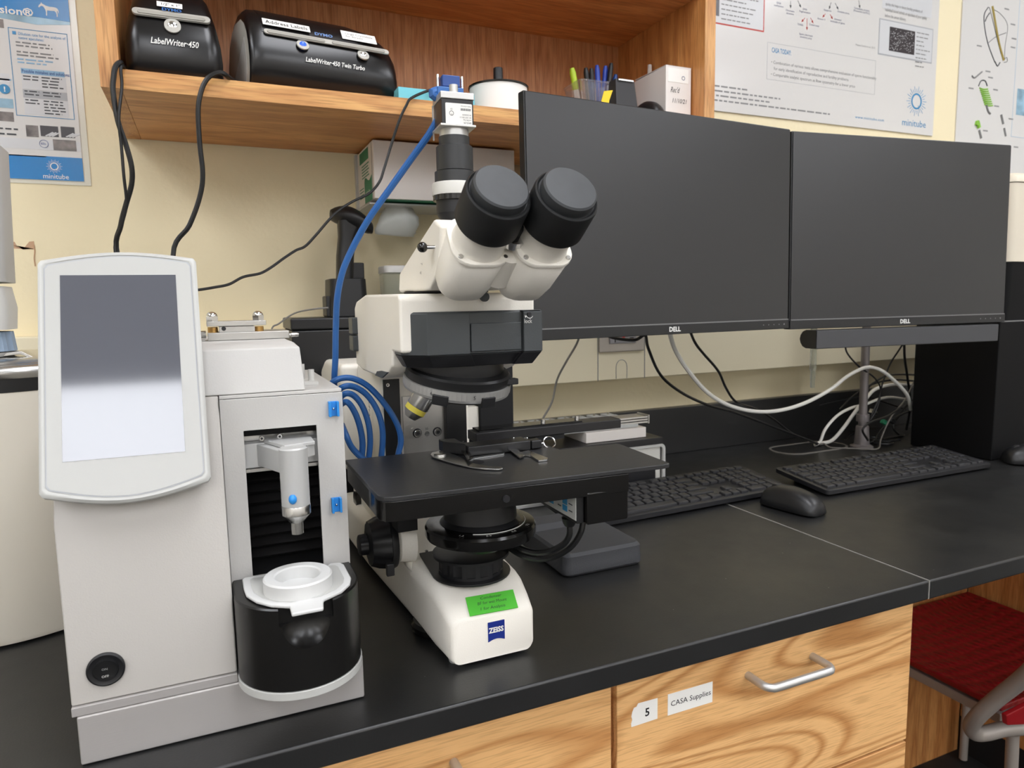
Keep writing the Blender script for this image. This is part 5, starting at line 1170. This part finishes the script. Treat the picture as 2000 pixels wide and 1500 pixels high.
# ---- touch screen panel
PB, PT_ = V(0, -.702, .2095), V(0, -.632, .3855); U4 = (PT_-PB).normalized(); N4 = X.cross(U4)
q = [Tpl(px, py, PB, N4) for px, py in ((75, 973), (412, 938), (382, 503), (72, 507))]
def outline(ins_, bulge_b=.0095, bulge_t=.0062):
    W = [(p-PB).dot(X) for p in q]; Hh = [(p-PB).dot(U4) for p in q]; out = []; n = 14
    def arc(x0, y0, x1, y1, bl):
        for k in range(n+1):
            s_ = k/n; out.append((x0+(x1-x0)*s_, y0+(y1-y0)*s_+bl*math.sin(PI*s_)))
    i = ins_
    arc(W[0]+i+.002, Hh[0]+i, W[1]-i-.002, Hh[1]+i, -bulge_b); out.append((W[1]-i, Hh[1]+i+.003)); out.append((W[2]-i, Hh[2]-i-.003))
    arc(W[2]-i-.002, Hh[2]-i, W[3]+i+.002, Hh[3]-i, bulge_t); out.append((W[3]+i, Hh[3]-i-.003)); out.append((W[0]+i, Hh[0]+i+.003)); return out
def pl(o_, dd): return [PB+X*x+U4*y+N4*dd for x, y in o_]
pn = link('screen_housing', B().loft([pl(outline(.008), -.022), pl(outline(.0015), -.012), pl(outline(0), -.009), pl(outline(0), -.0018), pl(outline(.0018), 0), pl(outline(.0032), 0), pl(outline(.0038), -.0006)]), 'machine_rim', d, ang=40)
link('groove', B().loft([pl(outline(.0042), -.0004), pl(outline(.0042), -.0002)]), 'print_midgrey', pn)
link('face_plate', B().loft([pl(outline(.0050), -.0004), pl(outline(.0050), .0001)]), 'machine_panel', pn)
s4 = [Tpl(px, py, PB, N4) for px, py in ((122, 903), (362, 882), (343, 537), (117, 538))]
link('touch_screen', B().loft([[p+N4*.00005 for p in s4], [p+N4*.0004 for p in s4]]), 'screen_lcd', pn)
link('panel_mount', B().box(-.085, -.03, -.640, -.60, .30, .330), 'machine_grey', d)
# ---- steel bracket on top
zt = .3118; yk = -.560
def G(px, py, y=yk): return T(px, py, 'y', y)
bx0, bx1 = G(405, 650).x, G(565, 650).x
link('bracket_block', B().box(bx0, bx1, yk, yk+.05, zt, G(480, 648).z), 'steel_brushed', d, bevel=.0008)
zb_ = G(480, 648).z; link('bracket_step', B().box(G(428, 640).x, G(498, 640).x, yk+.002, yk+.03, zb_+.0002, zb_+.0052), 'steel_brushed', d)
link('bracket_plate', B().box(G(403, 630).x, G(520, 630).x, yk+.001, yk+.034, zb_+.0058, zb_+.0105), 'steel', d, bevel=.0005)
for px in (414, 505):
    for dy in (.006, .026) if px == 414 else (.006,):
        c = V(G(px, 620).x, yk+dy+.002, zb_+.0106)
        link('acorn_nut', B().lathe(c, Z, [(0, .0058), (.0045, .0058)], n=6), 'chrome', d); link('nut_dome', B().sphere(c+Z*.0045, .0050, (1, 1, .9), n=18), 'chrome', d)
        link('brass_spring', B().lathe(c-Z*.0108, Z, [(0, .0045), (.0048, .0045)], n=20), 'brass', d)
p = G(565, 655); link('hose_barb', B().lathe((bx1, yk+.012, p.z), X, [(0, .0016), (.003, .0016), (.0032, .0024), (.007, .0020), (.0072, .0024), (.010, .0018)], n=16), 'steel', d)
o = G(437, 642, yk+.0018); link('bracket_hole', B().cyl(o-Y*.0003, o, .0020, n=16), 'ink_black', d)
p = G(402, 650); link('side_valve', B().cyl((p.x-.012, yk+.012, p.z-.002), (p.x, yk+.012, p.z-.002), .0035, n=16).box(p.x-.012, p.x-.001, yk+.004, yk+.02, zt, zt+.003), 'steel', d)
c = T(600, 735, 'y', -.60)
link('plastic_fitting', B().box(.0740, .089, -.612, -.575, zc1+.0032, zc1+.0062).cyl((.0845, -.60, zc1+.006), (.0845, -.60, zc1+.0165), .0028, n=14).cyl((.0775, -.588, zc1+.006), (.0775, -.588, zc1+.021), .0028, n=14), 'device_light', d)
# ================================================================== cream pot and mixer on the far left
pc_ = V(-.2280, -.3030, 0); R_ = .1400
t = thing('lab_pot', 'large cream round pot with black band and steel rim at the left edge', 'pot', pc_)
link('body', B().lathe(pc_, Z, [(.0010, R_*.93), (.003, R_*.985), (.008, R_), (.262, R_)], n=96), 'pot_cream', t, ang=40)
link('band', B().lathe(pc_, Z, [(.2622, R_+.0005), (.2755, R_+.0005)], n=96), 'black_satin', t)
link('rim', B().lathe(pc_, Z, [(.2757, R_+.001), (.279, R_+.003), (.284, R_+.003), (.288, R_-.001), (.2895, R_-.004)], n=96), 'steel', t, ang=50)
link('lid', B().lathe(pc_, Z, [(.2896, R_-.006), (.292, R_-.010), (.2945, R_-.06)], n=96), 'steel', t)
t = thing('stirrer', 'grey immersion stirrer with blue ribbed collar standing on the cream pot', 'stirrer', (-.225, -.355, .294))
yy = -.36
def Hh_(px, py): return T(px, py, 'y', yy)
def rb(z, x0, x1, dpt): return [V((x0+x1)/2+x, yy+y, z) for x, y in rrect(x1-x0, dpt, .018, 6)]
e1, e2, e3 = Hh_(22, 552), Hh_(9, 292), Hh_(2, 278)
link('head', B().loft([rb(e1.z, e1.x-.075, e1.x, .07), rb(e2.z, e2.x-.065, e2.x, .065), rb(e3.z, e3.x-.05, e3.x-.004, .05)]), 'device_grey', t, ang=50)
f1, f2, f3 = Hh_(26, 643), Hh_(24, 600), Hh_(16, 560)
link('neck', B().loft([rb(f1.z, f1.x-.08, f1.x, .07), rb(f2.z, f2.x-.078, f2.x+.001, .07), rb(f3.z, f3.x-.07, f3.x, .064)]), 'device_light', t, ang=50)
g1, g2 = Hh_(32, 684), Hh_(27, 645)
link('ribbed_collar', B().lathe((g1.x-.038, yy, g1.z), Z, [(0, .0385), (g2.z-g1.z-.001, .0365)], n=96, knurl=((0, 1), .97, 6)), 'device_blue', t, ang=25)
link('collar_base', B().lathe((g1.x-.038, yy, .2952), Z, [(0, .036), (g1.z-.2962, .0395)], n=60), 'device_grey', t)
link('bridge_bar', B().prism([T(px, py, 'y', -.38) for px, py in ((-60, 690), (0, 691), (42, 686), (76, 702), (120, 712), (120, 718), (74, 708), (46, 694), (38, 692), (0, 697), (-60, 698))], (0, .018, 0)), 'steel', t, bevel=.0006)
# ================================================================== cables
def cable(label, pts, r, m_, name='cable', group=None, **k):
    P_ = []
    for p in pts: P_.append(T(p[0], p[1], 'y', p[2]) if len(p) == 3 and abs(p[0]) > 5 else V(*p))
    b = B(); C_ = [V(p.x, p.y, max(p.z, r+.0010)) for p in spline(P_, 6)]; b.tube(C_, r, n=8, sub=1)
    o = link(name, b, m_, loc=P_[0]); tag(o, label, 'cable', group); return o
cable('thick black cable dropping over the shelf edge at the far left of the small printer', [(-.078, -.20, .6345), (-.0785, -.26, .6345), (236, 122, -.284), (226, 130, -.290), (222, 150, -.291), (221, 180, -.291), (230, 235, -.291), (245, 280, -.288), (257, 325, -.285), (257, 360, -.280), (246, 400, -.275), (236, 440, -.27), (230, 500, -.265), (-.072, -.29, .30), (-.055, -.33, .20), (-.040, -.30, .05), (-.035, -.28, .0045), (-.02, -.22, .004)], .0031, 'black_cable')
cable('thin black twin cable hanging beside the thick one at the left of the shelf', [(-.073, -.20, .6335), (-.0735, -.27, .6335), (239, 129, -.286), (236, 138, -.2905), (238, 170, -.2905), (232, 230, -.2975), (237, 285, -.294), (242, 345, -.291), (247, 398, -.2835), (238, 440, -.2775), (226, 500, -.27), (-.078, -.30, .30), (-.062, -.345, .20), (-.060, -.36, .05), (-.052, -.36, .003), (-.03, -.38, .003)], .0019, 'black_cable')
cable('black cable hanging over the shelf edge between the two label printers', [(.055, -.15, .6345), (.0555, -.24, .6345), (445, 150, -.281), (432, 142, -.288), (418, 145, -.2895), (404, 155, -.2895), (393, 178, -.2895), (387, 215, -.289), (390, 280, -.285), (396, 340, -.28), (390, 385, -.275), (370, 440, -.27), (338, 500, -.265), (-.025, -.29, .30), (-.020, -.32, .18), (-.018, -.33, .04), (-.01, -.31, .0045), (.01, -.24, .004)], .0030, 'black_cable')
cable('long thin black wire sagging from the shelf towards the touch screen', [(.36, -.20, .654), (.345, -.235, .6535), (.325, -.262, .6535), (806, 190, -.287), (793, 207, -.288), (780, 235, -.285), (765, 280, -.28), (750, 330, -.28), (741, 355, -.28), (722, 377, -.28), (690, 393, -.28), (663, 410, -.28), (642, 430, -.28), (618, 458, -.28), (596, 481, -.28), (578, 489, -.28), (555, 504, -.28), (530, 522, -.28), (508, 534, -.28), (475, 541, -.28), (448, 555, -.28), (420, 561, -.28), (380, 567, -.28), (330, 570, -.28), (-.040, -.30, .31), (-.036, -.34, .15), (-.030, -.37, .03), (-.01, -.38, .003), (.02, -.38, .003)], .0019, 'black_cable')
# blue camera cable
pts = [T(*p[:2], 'y', p[2]) for p in ((872, 200, -.603), (862, 220, -.60), (838, 262, -.59), (802, 312, -.575), (762, 368, -.56), (722, 425, -.545), (692, 478, -.53), (670, 528, -.52), (659, 580, -.51), (656, 640, -.50), (655, 700, -.495), (653, 742, -.49))]
cam_plug = pts[0]
b = B(); b.tube(pts+[T(654, 800, 'y', -.470), T(662, 880, 'y', -.46)], .0034, n=10, sub=6)
for arc, y in ((((640, 760), (652, 745), (672, 738), (695, 741), (722, 757), (752, 790), (774, 825), (783, 858), (777, 890), (760, 960)), -.500), (((650, 775), (668, 757), (690, 755), (715, 770), (736, 800), (747, 840), (745, 890), (735, 950)), -.503), (((655, 790), (672, 770), (690, 772), (707, 792), (719, 825), (723, 860), (720, 895), (712, 950)), -.506), (((660, 795), (676, 785), (690, 800), (702, 830), (708, 865), (706, 895), (700, 950)), -.509), (((668, 830), (676, 850), (686, 872), (702, 890), (722, 905)), -.514)):
    b.tube([T(px, py, 'y', y+.02*(k == 0)) for k, (px, py) in enumerate(arc)], .0034, n=10, sub=6)
o = link('blue_cable', b, 'blue_cable', loc=(.13, -.5, .1)); tag(o, 'thick blue camera cable rising from coils beside the microscope stand', 'cable')
pg = B().cbox(V(cc.x, cc.y, zp+.0045)+Rm @ V(-.002, .006, 0), (.026, .012, .009), Rm); 
o2 = link('plug_body', pg, 'blue_cable', o, bevel=.001)
link('plug_neck', B().cbox(V(cc.x, cc.y, zp+.0145)+Rm @ V(-.001, .006, 0), (.0175, .011, .011), Rm), 'blue_dark', o, bevel=.001)
b = B().tube([V(cc.x, cc.y, zp+.006)+Rm @ V(-.013, .006, 0), V(cc.x, cc.y, zp+.002)+Rm @ V(-.019, .004, 0), pts[0]], .0045, n=10, sub=4); link('strain_relief', b, 'blue_cable', o)
for s_ in (-.0130, .0110): link('thumb_screw', B().cyl(V(cc.x, cc.y, zp+.009)+Rm @ V(s_, .006, 0), V(cc.x, cc.y, zp+.021)+Rm @ V(s_, .006, 0), .0014, n=12), 'chrome', o)
# motor cables
for k, (pp, lab) in enumerate(((((1112, 1022, -.70), (1112, 1045, -.70), (1100, 1063, -.695), (1075, 1076, -.685), (1045, 1079, -.67), (1015, 1070, -.655), (985, 1052, -.63), (960, 1040, -.59)), 'black cable looping from the stage sticker box, the upper loop'), (((1139, 1018, -.70), (1134, 1040, -.70), (1118, 1065, -.695), (1090, 1084, -.685), (1055, 1092, -.67), (1020, 1085, -.655), (988, 1066, -.63), (955, 1050, -.59)), 'black cable looping from the stage motor box, the lower loop'))):
    cable(lab, pp, .0030, 'black_cable')
p = T(1112, 1015, 'y', -.70); o = link('cable_plug', B().lathe(p-Z*.006, Z, [(0, .0045), (.003, .0062), (.008, .0075)], n=24), 'black_plastic', loc=p); tag(o, 'black cable plug under the sticker on the stage motor box', 'plug')
# wiring right of the microscope
W = -.20
cable('white cable looping from the left monitor over the grommet to the right', [(1306, 640, -.36), (1312, 665, -.33), (1322, 690, -.30), (1345, 725, -.27), (1380, 765, -.24), (1420, 790, -.22), (1470, 803, -.21), (1520, 802, -.2), (1570, 788, -.2), (1620, 762, -.2), (1655, 735, -.2), (1690, 718, -.205), (1718, 722, -.21), (1745, 742, -.21), (1772, 772, -.20), (1778, 800, -.18)], .0038, 'white_cable')
cable('black cable from below the left monitor, nearest the microscope, to the grommet', [(1170, 648, -.36), (1200, 660, -.33), (1240, 664, -.32), (1260, 655, -.33), (1266, 680, -.30), (1290, 732, -.27), (1330, 766, -.24), (1380, 790, -.22), (1430, 804, -.2), (1480, 822, -.18), (1540, 845, -.15), (1590, 864, -.125), (1.26, -.118, .003)], .0026, 'black_cable')
cable('black cable hanging from the left monitor close to its right corner', [(1345, 640, -.36), (1358, 670, -.33), (1375, 692, -.30), (1403, 725, -.27), (1418, 758, -.25), (1438, 785, -.23), (1475, 798, -.19), (1510, 818, -.17), (1550, 848, -.14), (1597, 866, -.12), (1.27, -.12, .003)], .0023, 'black_cable')
cable('pale thin cord running down from the left monitor to the grey rack', [(1135, 645, -.20), (1126, 672, -.17), (1105, 708, -.15), (1088, 742, -.13), (1078, 785, -.125), (1060, 818, -.125)], .0020, 'grey_cable')
cable('white cable rising from the grommet, the left one, towards the tower', [(1.255, -.115, .004), (1602, 862, -.12), (1612, 838, -.125), (1635, 812, -.13), (1662, 797, -.14), (1690, 790, -.135), (1715, 780, -.12), (1740, 776, -.11), (1775, 781, -.10)], .0033, 'white_cable')
cable('white cable rising from the grommet, the right one, arching over the pole base', [(1.28, -.11, .0045), (1625, 860, -.125), (1648, 835, -.14), (1672, 802, -.152), (1692, 778, -.152), (1710, 760, -.135), (1745, 751, -.12), (1795, 754, -.11)], .0040, 'white_cable')
cable('thin grey cord looping out of the grommet onto the worktop', [(1.25, -.12, .0025), (1608, 866, -.125), (1625, 876, -.150), (1.305, -.178, .0025), (1.335, -.205, .0025), (1.36, -.2, .0035), (1.385, -.185, .02), (1740, 815, -.18), (1768, 780, -.17), (1785, 745, -.16)], .0017, 'grey_cable')
cable('thin dark cord hanging behind the clear hose below the sound bar', [(1650, 668, -.24), (1655, 690, -.21), (1678, 716, -.19), (1708, 738, -.175), (1720, 762, -.17), (1712, 800, -.17), (1690, 830, -.16), (1650, 858, -.12)], .0018, 'black_cable')
cable('thin dark cord bowing left from the sound bar to the cable knot', [(1768, 665, -.24), (1755, 685, -.21), (1738, 712, -.19), (1724, 748, -.18), (1716, 780, -.175), (1700, 815, -.17), (1688, 842, -.15)], .0018, 'black_cable')
cable('black cable dropping straight beside the tower from the sound bar', [(1766, 665, -.20), (1767, 700, -.17), (1772, 735, -.15), (1778, 790, -.14), (1770, 840, -.13)], .0027, 'black_cable')
cable('black cord curving right behind the pole to the tower', [(1690, 762, -.13), (1710, 745, -.12), (1740, 732, -.11), (1795, 732, -.10)], .0024, 'black_cable')
cable('black cord coiled low on the worktop beside the pole base', [(1.42, -.12, .004), (1.39, -.155, .003), (1.41, -.185, .003), (1.44, -.170, .004), (1.43, -.13, .008), (1.395, -.135, .011), (1.40, -.18, .0105), (1.44, -.19, .012)], .0026, 'black_cable')
cable('black cord lying along the backsplash towards the cable knot', [(1600, 792, -.03), (1640, 783, -.04), (1690, 775, -.06), (1740, 790, -.09), (1770, 800, -.11)], .0018, 'black_cable')
cable('black looping cord around the pole foot', [(1695, 860, -.205), (1685, 840, -.215), (1700, 825, -.21), (1735, 812, -.19), (1765, 790, -.17)], .0024, 'black_cable')
cable('black cord arching high across the cable knot behind the pole', [(1640, 800, -.09), (1665, 775, -.09), (1700, 752, -.09), (1745, 742, -.09), (1795, 745, -.09)], .0022, 'black_cable')
cable('black cord dropping in a loose loop left of the tower', [(1795, 770, -.10), (1765, 800, -.11), (1745, 835, -.12), (1765, 858, -.13), (1.45, -.14, .004)], .0026, 'black_cable')
cable('black cord twisting down from the tower towards the pole foot', [(1788, 800, -.13), (1755, 812, -.14), (1722, 838, -.15), (1705, 862, -.16), (1.34, -.145, .004)], .0024, 'black_cable')
for px, py, m_, lab in ((1727, 825, 'box_green', 'small green plug body in the cable knot'), (1742, 822, 'black_plastic', 'small black plug body in the cable knot'), (1705, 805, 'steel', 'small metal plug body in the cable knot')):
    p = T(px, py, 'y', -.165); o = link('cable_plug', B().cbox(p, (.016, .010, .010), Matrix.Rotation(.5, 3, 'Y')), m_, loc=p, bevel=.001); tag(o, lab, 'plug')
# clear hose
t = thing('clear_hose', 'clear plastic hose end hanging below the sound bar', 'hose', T(1588, 680, 'y', -.30))
link('hose', B().tube([T(1590, 640, 'y', -.31), T(1589, 680, 'y', -.30), T(1588, 712, 'y', -.30)], .0058, n=14, sub=4), 'clear_tube', t)
link('connector', B().lathe(T(1588, 712, 'y', -.30), -Z, [(0, .0062), (.010, .0066), (.011, .0045), (.022, .0050), (.044, .0040)], n=20), 'clear_tube', t)
# ================================================================== red chair under the worktop
t = thing('chair', 'red perforated chair with grey tubular frame tucked under the worktop', 'chair', (1.6, -.35, ZF))
zs_ = -.452
def seatm():
    b = B(); nx_, ny_ = 9, 9; rs = []
    g = [[None]*(ny_+1) for _ in range(nx_+1)]
    for i in range(nx_+1):
        for j in range(ny_+1):
            u, v = i/nx_, j/ny_; x = 1.345+.46*u; y = -.500+.365*v; e_ = max(abs(u-.5), abs(v-.5))*2; z = zs_-.012*(1-e_**2)+.008*e_**6; g[i][j] = V(x, y, z)
    top = [[b.bm.verts.new(p) for p in r] for r in g]; bot = [[b.bm.verts.new(p-Z*.012) for p in r] for r in g]
    for i in range(nx_):
        for j in range(ny_):
            b.face([top[i][j], top[i+1][j], top[i+1][j+1], top[i][j+1]]); b.face([bot[i][j+1], bot[i+1][j+1], bot[i+1][j], bot[i][j]])
    for i in range(nx_): b.face([top[i][0], bot[i][0], bot[i+1][0], top[i+1][0]]); b.face([top[i+1][ny_], bot[i+1][ny_], bot[i][ny_], top[i][ny_]])
    for j in range(ny_): b.face([top[0][j+1], bot[0][j+1], bot[0][j], top[0][j]]); b.face([top[nx_][j], bot[nx_][j], bot[nx_][j+1], top[nx_][j+1]])
    return b
def meshred():
    m = mat('chair_red_mesh', (126, 10, 18), .45); nt = m.node_tree; b = nt.nodes['Principled BSDF']; N = nt.nodes.new; L = nt.links.new
    tc = N('ShaderNodeTexCoord'); w1_ = N('ShaderNodeTexWave'); w1_.inputs['Scale'].default_value = 16; w1_.inputs['Distortion'].default_value = 1.5; w1_.bands_direction = 'X'
    w2_ = N('ShaderNodeTexWave'); w2_.inputs['Scale'].default_value = 10; w2_.bands_direction = 'Y'; w2_.inputs['Distortion'].default_value = 1.5
    for w_ in (w1_, w2_): L(tc.outputs['Object'], w_.inputs['Vector'])
    mu = N('ShaderNodeMath'); mu.operation = 'MULTIPLY'; L(w1_.outputs['Fac'], mu.inputs[0]); L(w2_.outputs['Fac'], mu.inputs[1])
    bp = N('ShaderNodeBump'); bp.inputs['Strength'].default_value = 1; bp.inputs['Distance'].default_value = .004; L(mu.outputs[0], bp.inputs['Height']); L(bp.outputs[0], b.inputs['Normal'])
meshred()
link('seat', seatm(), 'chair_red_mesh', t, bevel=.003)
link('seat_frame', B().box(1.352, 1.365, -.495, -.14, zs_-.034, zs_-.0135).box(1.785, 1.798, -.495, -.14, zs_-.034, zs_-.0135).box(1.366, 1.784, -.495, -.482, zs_-.034, zs_-.0135), 'chair_grey', t, bevel=.002)
fp = [T(2060, 1262, 'y', -.66), T(2000, 1322, 'y', -.61), T(1950, 1362, 'y', -.57), T(1912, 1396, 'y', -.54), T(1897, 1418, 'y', -.52), T(1904, 1432, 'y', -.515), T(1925, 1432, 'y', -.52), T(1960, 1424, 'y', -.53), T(2010, 1420, 'y', -.55), T(2080, 1415, 'y', -.57)]
link('back_frame', B().tube(fp, .0135, n=16, sub=6), 'chair_grey', t)
bp_ = [T(1966, 1398, 'y', -.56), T(2060, 1350, 'y', -.60), T(2070, 1412, 'y', -.59), T(1968, 1417, 'y', -.56)]
link('backrest', B().prism(bp_, (0, .010, 0)), 'chair_red', t, bevel=.002)
pA = T(1978, 1432, 'y', -.52)
link('leg', B().cyl(pA, (pA.x+.02, pA.y, ZF+.01), .011, n=16), 'chair_grey', t); link('leg', B().cyl((1.359, -.16, zs_-.0345), (1.359, -.16, ZF+.01), .010, n=16), 'chair_grey', t)
link('leg', B().cyl((1.79, -.16, zs_-.0345), (1.79, -.16, ZF+.01), .010, n=16), 'chair_grey', t); link('leg', B().cyl((1.79, -.47, zs_-.0345), (1.79, -.47, ZF+.01), .010, n=16), 'chair_grey', t)
link('underbrace', B().tube([T(1783, 1297, 'x', 1.40), T(1800, 1315, 'x', 1.40), T(1830, 1330, 'x', 1.40)], .008, n=10, sub=4), 'chair_grey', t)
# ================================================================== lift everything to real height above the floor
for o in list(C.objects):
    if o.parent is None and o.type != 'CAMERA':
        o.location.z += Z0
        if 'kind' not in o and 'label' not in o: print('UNTAGGED', o.name)
